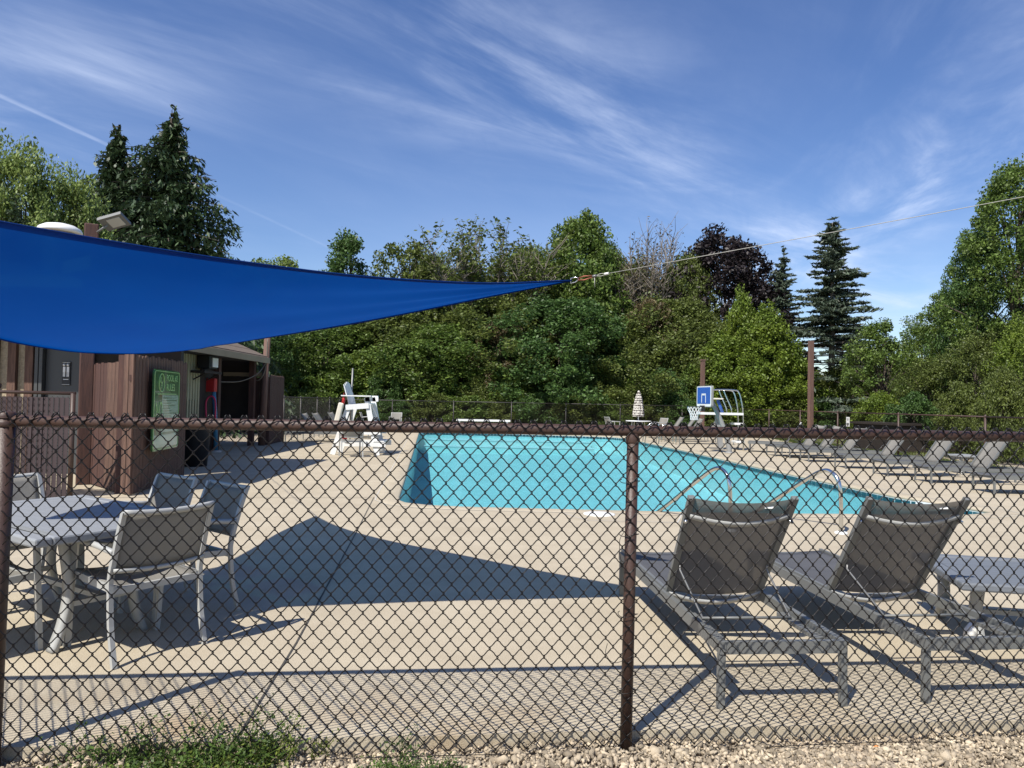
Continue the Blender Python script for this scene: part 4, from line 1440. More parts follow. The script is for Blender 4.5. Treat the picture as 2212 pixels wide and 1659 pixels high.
def slat_table(name, label, cat, c, rz, ln_, wd, h, slat_w, leg_in, top=None):
    top = top or M['tabletop']
    root = thing(name, label, cat, c, rz)
    t = 0.022
    for s in (-1, 1):
        bevel(MB().box((0, s * (wd / 2 - 0.045), h - 0.026), (ln_, 0.09, 0.052)).build('edge_board', top, root), 0.012)
        bevel(MB().box((s * (ln_ / 2 - 0.045), 0, h - 0.026), (0.09, wd - 0.18, 0.052)).build('edge_board', top, root), 0.012)
    k = int((wd - 0.19) / slat_w)
    me = MB().box((0, 0, 0), (ln_ - 0.186, slat_w - 0.0035, t)).mesh('slat')
    for i in range(k):
        o_ = link('slat', me, top, root)
        o_.location = (0, -(wd - 0.19) / 2 + slat_w * (i + 0.5), h - 0.015)
    MB().box((0, 0, h - 0.035), (ln_ - 0.2, wd - 0.2, 0.01)).build('under_panel', M['frame'], root)
    for sx in (-1, 1):
        for sy in (-1, 1):
            P = [(sx * (ln_ / 2 - leg_in), sy * (wd / 2 - leg_in + 0.035), 0.0), (sx * (ln_ / 2 - leg_in), sy * (wd / 2 - leg_in - 0.02), h * 0.22),
                 (sx * (ln_ / 2 - leg_in), sy * (wd / 2 - leg_in - 0.045), h * 0.5), (sx * (ln_ / 2 - leg_in), sy * (wd / 2 - leg_in), h - 0.05)]
            g = []
            for p in bez(P, 6):
                g.append([p + Vector((-0.036, 0, 0)), p + Vector((0.036, 0, 0))])
            MB().sheet(g, 0.034).build('leg', M['frame_light'], root)
        MB().bar((sx * (ln_ / 2 - leg_in), -wd / 2 + leg_in, h - 0.075), (sx * (ln_ / 2 - leg_in), wd / 2 - leg_in, h - 0.075), 0.05, 0.05).build('leg_brace', M['frame_light'], root)
        MB().bar((sx * (ln_ / 2 - leg_in), -wd / 2 + leg_in + 0.05, h * 0.36), (sx * (ln_ / 2 - leg_in), wd / 2 - leg_in - 0.05, h * 0.36), 0.04, 0.03).build('leg_brace', M['frame_light'], root)
    MB().bar((-ln_ / 2 + leg_in, 0, h * 0.36), (ln_ / 2 - leg_in, 0, h * 0.36), 0.04, 0.03).build('stretcher', M['frame_light'], root)
    return root


tbl = slat_table('patio_table', 'grey slatted patio table at the left, half in the shade of the sail', 'table', TC, ua, TLn, TWd, 0.72, 0.073, 0.29)
GC = 'chairs round the patio table'
ch = make_chair('light grey armchair turned away from the camera at the near end of the patio table', GC)


def put(o, p, facing):
    o.location = (p.x, p.y, 0)
    o.rotation_euler = (0, 0, math.atan2(facing.y, facing.x) - R(90))


fdir = Vector((-0.81, 0.585, 0)).normalized()
mid = (Vector((-2.146, 3.978, 0)) + Vector((-1.836, 4.419, 0))) / 2
put(ch, mid + fdir * 0.295, fdir)
for lab, p, f in (('armchair at the far long side of the patio table, in the shade nearest the camera', Vector((-2.10, 5.28, 0)), Vector((-0.62, -0.78, 0))),
                  ('armchair at the far long side of the patio table, beside the board screen', Vector((-2.68, 5.74, 0)), Vector((-0.56, -0.83, 0))),
                  ('sunlit armchair at the left end of the patio table, back towards the slatted panel', Vector((-3.83, 5.50, 0)), Vector((0.88, -0.48, 0))),
                  ('armchair at the near long side of the patio table, cut off by the frame', Vector((-3.26, 3.92, 0)), Vector((0.55, 0.83, 0)))):
    o = copy_tree(ch)
    f = f.normalized()
    if 'near long' in lab:
        put(o, Vector((-2.96, 4.4, 0)) - f * 0.26, f)
    else:
        put(o, p + f * 0.30, f)
    o['label'] = lab
slat_table('low_table', 'low grey slatted table between the near loungers at the right edge', 'low table', (3.44, 4.84, 0), R(-12), 1.1, 0.95, 0.44, 0.073, 0.16, M['tabletop_dimmed'])
st_ = slat_table('side_table', 'small grey side table between two loungers of the right-hand row', 'side table', (10.9, 17.4, 0), 0.1, 0.5, 0.5, 0.45, 0.08, 0.08)
# armchair near the lifeguard chair, and the ones at the far end
for lab, x, y, a, g in (('grey armchair in front of the white lifeguard chair', -4.15, 18.8, R(20), None),
                        ('pale armchair at the far end with its back to the pool', -5.75, 35.9, R(180), 'chairs at the far end of the deck'),
                        ('pale armchair seen from the side beyond the lifeguard chair', -7.0, 35.2, R(-85), 'chairs at the far end of the deck'),
                        ('pale armchair right of the closed patterned umbrella', 7.2, 35.2, R(120), 'chairs at the far end of the deck'),
                        ('pale armchair left of the closed patterned umbrella', 5.0, 35.6, R(-70), 'chairs at the far end of the deck')):
    o = copy_tree(ch)
    o.location = (x, y, 0)
    o.rotation_euler = (0, 0, a)
    o['label'] = lab
    if g:
        o['group'] = g
    elif 'group' in o:
        del o['group']
wb = thing('white_bench', 'long low white bench at the far end of the pool', 'bench', (-1.4, 36.3, 0))
MB().box((0, 0, 0.55), (2.7, 0.5, 0.09)).build('seat', M['white'], wb)
for x in (-1.2, 1.2):
    MB().box((x, 0, 0.25), (0.08, 0.42, 0.51)).build('leg', M['white'], wb)
ut = thing('umbrella_table', 'round white table under the closed patterned umbrella', 'table', (6.15, 35.0, 0))
MB().lathe([(0, 0.68), (0.60, 0.68), (0.61, 0.70), (0.60, 0.72), (0, 0.72)], 28).build('tabletop', M['white'], ut)
for k in range(4):
    a = k * math.pi / 2 + 0.4
    MB().tube([(0.42 * math.cos(a), 0.42 * math.sin(a), 0), (0.35 * math.cos(a), 0.35 * math.sin(a), 0.69)], 0.02, 8).build('leg', M['white'], ut)
um = thing('closed_umbrella', 'closed umbrella with a dark and cream pattern standing in a white table', 'umbrella', (6.15, 35.0, 0))
MB().tube([(0, 0, 0.02), (0, 0, 2.1)], 0.022, 10).build('pole', M['white'], um)
MB().lathe([(0, 0), (0.25, 0), (0.25, 0.06), (0.04, 0.1)], 18).build('base', M['black'], um)
m = bpy.data.materials.new('patterned_canvas')
m.use_nodes = True
t_ = m.node_tree
b_ = t_.nodes['Principled BSDF']
b_.inputs['Roughness'].default_value = 0.8
tcx = t_.nodes.new('ShaderNodeTexCoord')
mp = t_.nodes.new('ShaderNodeMapping')
mp.inputs['Scale'].default_value = (1, 1, 1)
t_.links.new(tcx.outputs['Object'], mp.inputs[0])
wv = t_.nodes.new('ShaderNodeTexWave')
wv.bands_direction = 'Z'
wv.inputs['Scale'].default_value = 2.6
wv.inputs['Distortion'].default_value = 3.5
wv.inputs['Detail Scale'].default_value = 6
wv.inputs['Detail'].default_value = 0
t_.links.new(mp.outputs[0], wv.inputs[0])
cr = t_.nodes.new('ShaderNodeValToRGB')
cr.color_ramp.interpolation = 'CONSTANT'
cr.color_ramp.elements[0].color = (0.06, 0.045, 0.04, 1)
cr.color_ramp.elements[1].position = 0.42
cr.color_ramp.elements[1].color = (0.56, 0.52, 0.46, 1)
t_.links.new(wv.outputs[0], cr.inputs[0])
t_.links.new(cr.outputs[0], b_.inputs['Base Color'])
cv = MB()
vs, fs = [], []
prof = [(0.25, 0.92), (0.24, 1.15), (0.20, 1.5), (0.14, 1.85), (0.06, 2.1), (0.015, 2.2)]
nseg = 32
for r_, z in prof:
    for k in range(nseg):
        a = 2 * math.pi * k / nseg
        q = r_ * (1 + 0.16 * math.cos(8 * a))
        vs.append((q * math.cos(a), q * math.sin(a), z))
fs = [(i * nseg + k, i * nseg + (k + 1) % nseg, (i + 1) * nseg + (k + 1) % nseg, (i + 1) * nseg + k) for i in range(len(prof) - 1) for k in range(nseg)]
cv.add(vs, fs, True)
cv.build('canopy', m, um)

# ------------------------------------------------------------------ white lifeguard chair (faces the pool, +x)
lg = thing('lifeguard_chair', 'tall white wooden lifeguard chair beside the left edge of the pool', 'lifeguard chair', (-4.15, 19.8, 0))
wm_ = M['white']
for y in (-0.42, 0.42):
    MB().bar((0.58, y, 0.0), (0.26, y, 1.55), 0.04, 0.14, (1, 0, 0)).build('front_leg', wm_, lg)
    MB().bar((-0.62, y, 0.0), (-0.22, y, 1.30), 0.04, 0.14, (1, 0, 0)).build('rear_leg', wm_, lg)
    MB().bar((-0.30, y * 1.09, 1.27), (0.33, y * 1.09, 1.33), 0.035, 0.14).build('seat_rail', wm_, lg)
    MB().box((0.0, y * 1.16, 1.585), (0.80, 0.15, 0.03)).build('armrest', wm_, lg)
    MB().bar((-0.46, y * 1.09, 0.62), (0.66, y * 1.09, 0.62), 0.035, 0.13).build('step_rail', wm_, lg)
    MB().bar((-0.54, y * 1.09, 0.30), (0.80, y * 1.09, 0.30), 0.035, 0.13).build('step_rail', wm_, lg)
    MB().prism([(0.22, -0.02), (0.42, -0.02), (0.40, 0.02), (0.22, 0.02)], 1.44, 1.57).build('arm_bracket', wm_, lg).location = (0, y, 0)
for k in range(5):
    MB().box((-0.16 + 0.11 * k, 0, 1.345 + 0.01 * k), (0.10, 0.84, 0.022)).build('seat_slat', wm_, lg)
for k in range(6):
    y = -0.35 + 0.14 * k
    hh = 1.97 - 0.05 * abs(k - 2.5) ** 1.3 * 0.5
    MB().bar((-0.20, y, 1.30), (-0.37, y, hh), 0.125, 0.022, (1, 0, 0)).build('back_slat', wm_, lg)
for z, x0_, k in ((0.70, 0.45, 3), (0.38, 0.62, 3)):
    for j in range(k):
        MB().box((x0_ - 0.10 + 0.10 * j, 0, z), (0.092, 0.98, 0.025)).build('step_board', wm_, lg)
MB().tube([(-0.34, 0.36, 0.9), (-0.305, 0.36, 2.36)], 0.025, 10).build('umbrella_tube', M['galv'], lg)
by = thing('rescue_buoy', 'cream foam rescue buoy hung on the rear of the lifeguard chair', 'rescue buoy', (-4.60, 19.28, 1.12))
bevel(MB().box((0, 0, 0), (0.15, 0.09, 0.56), Matrix.Rotation(0.22, 3, 'Y')).build('float', M['buoy'], by), 0.04, 4)
MB().tube(bez([(0.06, 0, 0.28), (0.10, -0.01, 0.34), (0.12, 0, 0.26)], 4), 0.01, 6).build('strap', M['red'], by)
fa = thing('first_aid_pouch', 'small red pouch hung low on the lifeguard chair', 'pouch', (-4.42, 19.28, 0.52))
bevel(MB().box((0, 0, 0), (0.12, 0.07, 0.22), Matrix.Rotation(0.15, 3, 'Y')).build('pouch', M['red'], fa), 0.02, 3)
MB().tube(bez([(-0.02, 0, 0.10), (0.0, 0.02, 0.19), (0.03, 0, 0.10)], 4), 0.007, 6).build('strap', M['red'], fa)
rb = thing('red_tube_float', 'red float tucked behind the seat of the lifeguard chair', 'float', (-4.50, 19.30, 1.46))
MB().tube([(0, 0, -0.12), (0.015, 0, 0.0), (0.0, 0, 0.13)], [0.03, 0.042, 0.03], 10).build('float', M['red'], rb)
MB().tube([(0, 0, 0.12), (0.02, 0, 0.2)], 0.006, 6).build('strap', M['red'], rb)

# ------------------------------------------------------------------ basketball hoop over the water
bb = thing('basketball_hoop', 'poolside basketball hoop with a blue backboard and white net', 'basketball hoop', (7.02, 23.2, 0))
MB().lathe([(0, 0), (0.16, 0), (0.15, 0.03), (0.10, 0.05), (0, 0.05)], 16).build('base_plate', M['bbgrey'], bb)
PO = bez([(0, 0, 0.0), (-0.06, 0, 0.35), (-0.22, 0, 0.85), (-0.42, 0, 1.3), (-0.70, 0, 1.85)], 5)
MB().tube(PO, [0.085 - 0.02 * i / (len(PO) - 1) for i in range(len(PO))], 12).build('pole', M['bbgrey'], bb)
bd_ = thing('tmp', '', '')
bpy.data.objects.remove(bd_)
na = math.atan2(-0.22, -0.97)                                  # the way the backboard faces
Nn = Vector((math.cos(na), math.sin(na), 0))
Sd = Vector((-Nn.y, Nn.x, 0))
BC = Vector((-0.86, -0.05, 1.80))
rot = Matrix(((Sd.x, Nn.x, 0), (Sd.y, Nn.y, 0), (0, 0, 1))).to_4x4()


def bpart2(mb, name, m_, parent=bb):
    o_ = mb.build(name, m_, parent)
    o_.matrix_local = Matrix.Translation(BC) @ rot
    return o_


bd_ = bpart2(plate(rounded(0.98, 0.68, 0.07), -0.07, 0.0), 'backboard', M['bbgrey'])
q = plate(rounded(0.94, 0.64, 0.06), 0.0, 0.006).build('white_border', M['tag'], bd_)
q = plate(rounded(0.86, 0.53, 0.02), 0.006, 0.011).build('blue_panel', M['bbblue'], bd_)
q.location = (0, 0, 0.03)
sq = MB()
for a, b in (((-0.13, 0.05), (0.13, 0.05)), ((-0.13, -0.2), (-0.13, 0.05)), ((0.13, -0.2), (0.13, 0.05))):
    sq.bar((a[0], 0.013, a[1]), (b[0], 0.013, b[1]), 0.028, 0.004, (0, 1, 0))
sq.box((0, 0.013, 0.07), (0.27, 0.004, 0.04))
sq.build('target_square', M['tag'], bd_)
bpart2(MB().box((0, 0.05, -0.38), (0.14, 0.12, 0.18)), 'rim_bracket', M['black'])
rimc = (0, 0.33, -0.33)
bpart2(MB().tube([(rimc[0] + 0.22 * math.cos(t), rimc[1] + 0.22 * math.sin(t), rimc[2]) for t in np.linspace(0, 2 * math.pi, 29)[:-1]], 0.011, 6, closed=True), 'rim', M['black'])
nb = MB()
levels = [(0.22, 0.0), (0.20, -0.10), (0.155, -0.19), (0.125, -0.28), (0.115, -0.37), (0.12, -0.43)]
for k in range(12):
    for sgn2 in (1, -1):
        P = []
        for j, (r_, z) in enumerate(levels):
            a = 2 * math.pi * (k + sgn2 * 0.5 * (j % 2 if True else 0)) / 12 + (0)
            P.append((rimc[0] + r_ * math.cos(a), rimc[1] + r_ * math.sin(a), rimc[2] + z))
        nb.tube(P, 0.0065, 4, cap=False)
bpart2(nb, 'net', M['net'])

# ------------------------------------------------------------------ second guard stand: white platform, pedestal seat and polished rails
gs = thing('guard_stand', 'guard stand with a white platform, polished hand rails and white ladder steps', 'guard stand', (7.75, 25.0, 0))
MB().box((-0.55, 0, 1.24), (1.46, 0.62, 0.075)).build('platform', M['white'], gs)
MB().bar((-0.5, 0, 0.0), (-0.62, 0, 1.2), 0.16, 0.16).build('pedestal', M['bbgrey'], gs)
MB().tube([(-0.45, 0, 1.28), (-0.62, 0, 1.72)], 0.055, 10).build('seat_stem', M['bbblue'], gs)
bevel(MB().box((-0.64, 0, 1.75), (0.34, 0.36, 0.05)).build('seat', M['buoy'], gs), 0.015)
for y in (-0.28, 0.28):
    MB().tube(bez([(0.20, y, 0.0), (0.19, y, 0.6), (0.17, y, 1.3), (0.12, y, 1.65), (0.02, y, 1.98), (-0.16, y, 2.06), (-0.75, y, 2.06), (-0.98, y, 2.02)], 5), 0.024, 8).build('hand_rail', M['chrome'], gs)
    MB().tube(bez([(-0.22, y, 1.26), (-0.24, y, 1.45), (-0.42, y, 1.85), (-0.50, y, 2.05)], 4), 0.02, 8).build('rail_strut', M['chrome'], gs)
for z, x in ((0.28, 0.10), (0.58, 0.09), (0.90, 0.06)):
    bevel(MB().box((x, 0, z), (0.30, 0.54, 0.07)).build('ladder_step', M['white'], gs), 0.012)
MB().tube(bez([(0.2, 0.28, 0.05), (0.12, 0.28, 0.0), (-0.1, 0.28, 0.02), (-0.2, 0.28, 0.25)], 4), 0.03, 8).build('foot_tube', M['bbgrey'], gs)

# ------------------------------------------------------------------ polished hand rails at the pool
def hand_rail(p, lab, grp, dx=0.0):
    r_ = thing('hand_rail', lab, 'hand rail', (p[0], p[1], 0), 0, grp)
    MB().tube(bez([(0, 0, 0.0), (-0.005, 0.0, 0.35), (-0.02, 0.02, 0.60), (-0.06, 0.12, 0.715), (-0.13, 0.26, 0.72), (-0.26, 0.62, 0.52), (-0.52, 1.40, 0.06), (-0.85, 2.30, -0.45)], 7), 0.0245, 12).build('rail', M['chrome'], r_)
    MB().lathe([(0.075, 0.002), (0.072, 0.02), (0.035, 0.032)], 20).build('escutcheon', M['tag'], r_)


hand_rail((3.98, 8.70), 'polished hand rail at the near pool edge, its white foot in the open deck', 'hand rails at the near pool edge')
hand_rail((2.66, 8.72), 'polished hand rail at the near pool edge, behind the lounger next to the fence post', 'hand rails at the near pool edge')
for x, y, lab in ((5.75, 29.3, 'farther curved ladder rail at the far right corner of the pool'), (5.95, 27.6, 'nearer curved ladder rail at the far right corner of the pool')):
    t = thing('ladder_rail', lab, 'ladder rail', (x, y, 0), 0, 'ladder rails')
    for dy in (0.0, 0.5):
        MB().tube(bez([(0.35, dy, 0), (0.33, dy, 0.45), (0.18, dy, 0.72), (-0.05, dy, 0.70), (-0.25, dy, 0.4), (-0.35, dy, -0.3)], 5), 0.022, 8).build('rail', M['chrome'], t)
# ================================================================== TREES AND SHRUBS
LM = {
    'mid': leafmat('leaf_mid_green', (0.088, 0.122, 0.024), (0.052, 0.088, 0.018)),
    'deep': leafmat('leaf_deep_green', (0.056, 0.098, 0.024), (0.034, 0.066, 0.018)),
    'olive': leafmat('leaf_olive', (0.088, 0.108, 0.024), (0.055, 0.074, 0.018)),
    'lime': leafmat('leaf_yellow_green', (0.115, 0.150, 0.018), (0.068, 0.105, 0.018)),
    'pale': leafmat('leaf_pale_green', (0.15, 0.19, 0.05), (0.085, 0.125, 0.035)),
    'purple': leafmat('leaf_dark_purple', (0.018, 0.012, 0.012), (0.009, 0.007, 0.008), transl=0.15, island=0.4),
    'brown': leafmat('leaf_brownish', (0.105, 0.080, 0.036), (0.055, 0.045, 0.024)),
    'spruce': leafmat('needle_dark_green', (0.036, 0.058, 0.022), (0.022, 0.038, 0.018), transl=0.15, island=0.4),
    'blue': leafmat('needle_blue_green', (0.052, 0.070, 0.044), (0.032, 0.044, 0.030), transl=0.12, island=0.4),
    'greyneedle': leafmat('needle_grey_green', (0.052, 0.064, 0.042), (0.030, 0.036, 0.026), transl=0.12, island=0.4),
    'dry': leafmat('needle_dry_brown', (0.105, 0.092, 0.060), (0.060, 0.052, 0.036), transl=0.1, island=0.3),
}


def leaf_quads(P, size, rs, up_bias=0.6, ratio=0.55, dirs=None):
    """a leaf at each point: a rhombus lying at a random slope"""
    k = len(P)
    nrm = rs.normal(size=(k, 3))
    nrm[:, 2] = np.abs(nrm[:, 2]) + up_bias
    nrm /= np.linalg.norm(nrm, axis=1, keepdims=True)
    a = rs.normal(size=(k, 3)) if dirs is None else dirs + rs.normal(size=(k, 3)) * 0.25
    a -= nrm * np.sum(a * nrm, 1, keepdims=True)
    a /= np.linalg.norm(a, axis=1, keepdims=True) + 1e-9
    b = np.cross(nrm, a)
    s = (size * rs.uniform(0.65, 1.3, size=(k, 1)))
    V = np.stack([P - a * s * 0.5, P + b * s * ratio * 0.5 - a * s * 0.05, P + a * s * 0.5, P - b * s * ratio * 0.5 - a * s * 0.05], 1).reshape(-1, 3)
    return V


def quads_mesh(name, V):
    k = len(V) // 4
    return np_mesh(name, V, np.arange(4 * k).reshape(k, 4))


def crown_broad(seed, h, r, base, nclus, per, leaf, cr, prof, limb_n=26, lean=0.0, up=0.2):
    """crown of leaf clumps inside a lobed envelope, and the trunk with limbs that reach them; prof(t) gives the radius at height share t"""
    rs = np.random.RandomState(seed)
    lob = rs.uniform(0, 6.28, 4)
    C = []
    while len(C) < nclus:
        t = rs.uniform(0, 1) ** 0.9
        a = rs.uniform(0, 2 * math.pi)
        R_ = r * prof(t) * (0.80 + 0.16 * math.sin(2 * a + lob[0] + 3 * t) + 0.14 * math.sin(3 * a + lob[1] - 5 * t) + 0.10 * math.sin(5 * a + lob[2] + 9 * t))
        q = R_ * (rs.uniform(0.12, 1.0) ** 0.4)
        spire = rs.uniform(0, 0.07) * h if rs.uniform() < 0.14 and t > 0.55 else 0
        C.append((q * math.cos(a), q * math.sin(a), base + (h - base) * (t * 0.94) + spire))
    C = np.array(C)
    V = []
    for c in C:
        s = cr * rs.uniform(0.6, 1.25)
        k = int(per * rs.uniform(0.6, 1.3))
        d = rs.normal(size=(k, 3))
        d /= np.linalg.norm(d, axis=1, keepdims=True)
        d *= (rs.uniform(0, 1, (k, 1)) ** 0.45) * s
        d[:, 2] *= 0.85
        V.append(leaf_quads(c + d, leaf, rs, up))
    crown = quads_mesh('crown', np.concatenate(V))
    tb = MB()
    tr = max(0.07, h * 0.016)
    pts = [Vector((0, 0, -0.3))]
    for k in range(1, 7):
        t = k / 6
        pts.append(Vector((lean * t + rs.normal() * 0.12 * t, rs.normal() * 0.12 * t, h * 0.86 * t)))
    tb.tube(pts, [tr * (1.25 - 1.05 * i / 6) for i in range(7)], 8)
    for k in rs.permutation(len(C))[:limb_n]:
        c = Vector(C[k])
        t = max(0.16, min(0.8, (c.z / h) * rs.uniform(0.55, 0.8)))
        j = min(5, int(t * 6))
        a = pts[j].lerp(pts[j + 1], t * 6 - j)
        m_ = a.lerp(c, 0.5) + Vector((0, 0, 0.06 * (c - a).length))
        tb.tube([a, m_, c], [tr * 0.42 * (1 - t * 0.5), tr * 0.25, tr * 0.08], 5, cap=False)
    return crown, tb.mesh('trunk')


def crown_twiggy(seed, h, r, base, nleaf, leaf):
    """thin upright twigs with few leaves"""
    rs = np.random.RandomState(seed)
    tb = MB()
    tr = h * 0.014
    tb.tube([(0, 0, -0.3), (0.1, 0, base), (0.05, 0.1, base + (h - base) * 0.35)], [tr * 1.3, tr, tr * 0.6], 8)
    tips = []
    for k in range(34):
        a = rs.uniform(0, 6.28)
        st = Vector((0.06, 0.04, base * rs.uniform(0.6, 1.1)))
        sp = r * rs.uniform(0.25, 1.0)
        mid_ = st + Vector((math.cos(a) * sp * 0.55, math.sin(a) * sp * 0.55, (h - base) * rs.uniform(0.25, 0.45)))
        end = Vector((math.cos(a) * sp, math.sin(a) * sp, base + (h - base) * rs.uniform(0.6, 1.0) * (1.0 - 0.25 * (sp / r) ** 2)))
        tb.tube([st, mid_, end], [tr * 0.4, tr * 0.24, tr * 0.07], 4, cap=False)
        for q in range(26):
            f = rs.uniform(0.25, 1)
            p = (mid_.lerp(end, (f - 0.3) / 0.7) if f > 0.3 else st.lerp(mid_, f / 0.3))
            e = p + Vector((rs.normal() * 0.45, rs.normal() * 0.45, rs.uniform(0.4, 1.3)))
            tb.tube([p, p.lerp(e, 0.5) + Vector((rs.normal() * 0.06, rs.normal() * 0.06, 0)), e], [tr * 0.11, tr * 0.08, tr * 0.035], 3, cap=False)
            tips += [(p, e)]
    P = []
    for _ in range(nleaf):
        p, e = tips[rs.randint(len(tips))]
        P.append(list(p.lerp(e, rs.uniform(0.3, 1.05)) + Vector(rs.normal(size=3) * 0.10)))
    return quads_mesh('crown', leaf_quads(np.array(P), leaf, rs, 0.4)), tb.mesh('trunk')


def crown_conifer(seed, h, r, base, whorls, per, droop, tuft, ns, power=0.85, hang=0.0, bare=0.0, gap=0.0):
    """whorled limbs with needle sprays; hang lets the sprays hang straight down like curtains"""
    rs = np.random.RandomState(seed)
    tb = MB()
    tr = h * 0.014
    tb.tube([(0, 0, -0.3), (0.02, 0.03, h * 0.5), (0, 0, h * 0.99)], [tr * 1.35, tr * 0.8, tr * 0.12], 8)
    V = []
    for w in range(whorls):
        t = min(0.985, max(0, (w + rs.uniform(-0.3, 0.3)) / whorls))
        z0_ = base + (h - base) * t
        R_ = r * max(0.03, (1 - t)) ** power
        for k in range(per):
            if rs.uniform() < gap:
                continue
            a = rs.uniform(0, 6.28)
            z = z0_ + rs.normal() * (h - base) / whorls * 0.9
            ln_ = R_ * rs.uniform(0.45, 1.22)
            up_ = 0.30 * ln_ * (1 - 2.0 * droop * (1 - t))
            P = []
            for j in range(9):
                f = j / 8
                P.append(Vector((math.cos(a) * ln_ * f, math.sin(a) * ln_ * f, z + up_ * f - droop * ln_ * 0.55 * f * f + 0.22 * ln_ * max(0, f - 0.7))))
            tb.tube([P[0], P[4], P[8]], [tr * 0.22, tr * 0.13, tr * 0.04], 4, cap=False)
            if t < bare:
                if rs.uniform() < 0.55:
                    continue
            k2 = max(4, int(ns * ln_ / r * 1.6) + 3)
            f = rs.uniform(0.12 if t > bare else 0.45, 1.0, k2)
            idx = np.minimum((f * 8).astype(int), 7)
            Pn = np.array([list(p) for p in P])
            base_p = Pn[idx] + (Pn[idx + 1] - Pn[idx]) * (f * 8 - idx)[:, None]
            sd = np.array([-math.sin(a), math.cos(a), 0.0])
            wd = (ln_ * 0.30) * (1.0 - 0.6 * f)
            off = rs.uniform(-1, 1, k2) * wd
            pos = base_p + sd * off[:, None]
            dr = np.array([math.cos(a), math.sin(a), 0.0]) * 0.8 + sd * np.sign(off)[:, None] * 0.5
            if hang:
                pos[:, 2] -= rs.uniform(0, 1, k2) ** 1.3 * hang * (0.5 + 0.6 * (1 - t))
                dr = dr * 0.35 + np.array([0, 0, -1.0])
            else:
                pos[:, 2] -= np.abs(off) * 0.25
                dr = dr + np.array([0, 0, 0.12])
            V.append(leaf_quads(pos, tuft, rs, 0.15, 0.30, dr))
    return quads_mesh('crown', np.concatenate(V)), tb.mesh('trunk')


egg = lambda t: (math.sin(math.pi * min(1, 0.14 + 0.86 * t)) ** 0.4) * (1.05 - 0.22 * t)
tall = lambda t: (math.sin(math.pi * min(1, 0.12 + 0.88 * t)) ** 0.4) * (1.05 - 0.34 * t)
dome = lambda t: math.sqrt(max(0.0, 1 - (t * 0.98) ** 2)) * (0.85 + 0.15 * math.sin(3 * t))
cone = lambda t: (1 - t) ** 0.8 * 0.95 + 0.06

PROTO = {
    'A': crown_broad(1, 10, 6.0, 0.8, 300, 141, 0.211, 0.704, egg),
    'B': crown_broad(2, 10, 4.6, 1.0, 230, 141, 0.203, 0.660, tall),
    'C': crown_broad(3, 10, 6.4, 0.6, 310, 128, 0.218, 0.748, egg),
    'N': crown_broad(4, 10, 2.6, 1.2, 110, 148, 0.187, 0.546, tall),
    'L': crown_broad(5, 10, 4.4, 1.5, 150, 81, 0.211, 0.634, egg, limb_n=60),
    'S1': crown_broad(6, 4, 3.1, 0.1, 170, 128, 0.156, 0.484, dome),
    'S2': crown_broad(7, 4, 2.9, 0.1, 160, 128, 0.148, 0.458, dome),
    'S3': crown_broad(8, 4, 2.5, 0.1, 140, 128, 0.172, 0.458, egg),
    'Y': crown_broad(9, 7, 3.4, 0.3, 220, 128, 0.164, 0.510, lambda t: (0.5 + 0.5 * (1 - t)) * math.sin(math.pi * min(1, 0.2 + 0.8 * t)) ** 0.6),
    'M': crown_broad(10, 11, 5.0, 1.5, 240, 148, 0.234, 0.748, egg),
    'R': crown_broad(12, 13, 4.6, 1.2, 325, 148, 0.156, 0.634, egg, limb_n=60),
    'R2': crown_broad(13, 8, 3.4, 0.8, 212, 148, 0.140, 0.546, egg, limb_n=40),
    'T': crown_broad(14, 6.5, 2.4, 2.6, 87, 128, 0.148, 0.510, egg, limb_n=40, lean=0.5),
    'P': crown_broad(15, 9, 2.8, 0.5, 200, 135, 0.172, 0.510, tall, limb_n=40),
    'W': crown_twiggy(16, 11, 3.4, 3.5, 9000, 0.19),
    'W2': crown_twiggy(17, 11, 2.4, 3.5, 1800, 0.15),
    'F': crown_conifer(18, 13, 4.6, 0.3, 40, 14, 0.75, 0.27, 125, 0.78, hang=0.95),
    'F2': crown_conifer(19, 12, 2.9, 0.3, 38, 13, 0.7, 0.26, 115, 0.78, hang=0.8),
    'B1': crown_conifer(20, 12, 3.4, 1.5, 40, 11, 0.42, 0.32, 120, 0.66, bare=0.38, gap=0.22),
    'B2': crown_conifer(21, 10, 2.5, 0.5, 34, 11, 0.38, 0.26, 95, 0.75),
}
PH_ = {'A': 10, 'B': 10, 'C': 10, 'N': 10, 'L': 10, 'S1': 4, 'S2': 4, 'S3': 4, 'Y': 7, 'M': 11, 'R': 13, 'R2': 8, 'T': 6.5, 'P': 9, 'W': 11, 'W2': 11, 'F': 13, 'F2': 12, 'B1': 12, 'B2': 10}
PR_ = {'A': 6.0, 'B': 4.6, 'C': 6.4, 'N': 2.6, 'L': 4.4, 'S1': 3.1, 'S2': 2.9, 'S3': 2.5, 'Y': 3.4, 'M': 5.0, 'R': 4.6, 'R2': 3.4, 'T': 2.4, 'P': 2.8, 'W': 3.4, 'W2': 2.4, 'F': 4.6, 'F2': 2.9, 'B1': 3.4, 'B2': 2.5}
tree_rnd = random.Random(77)


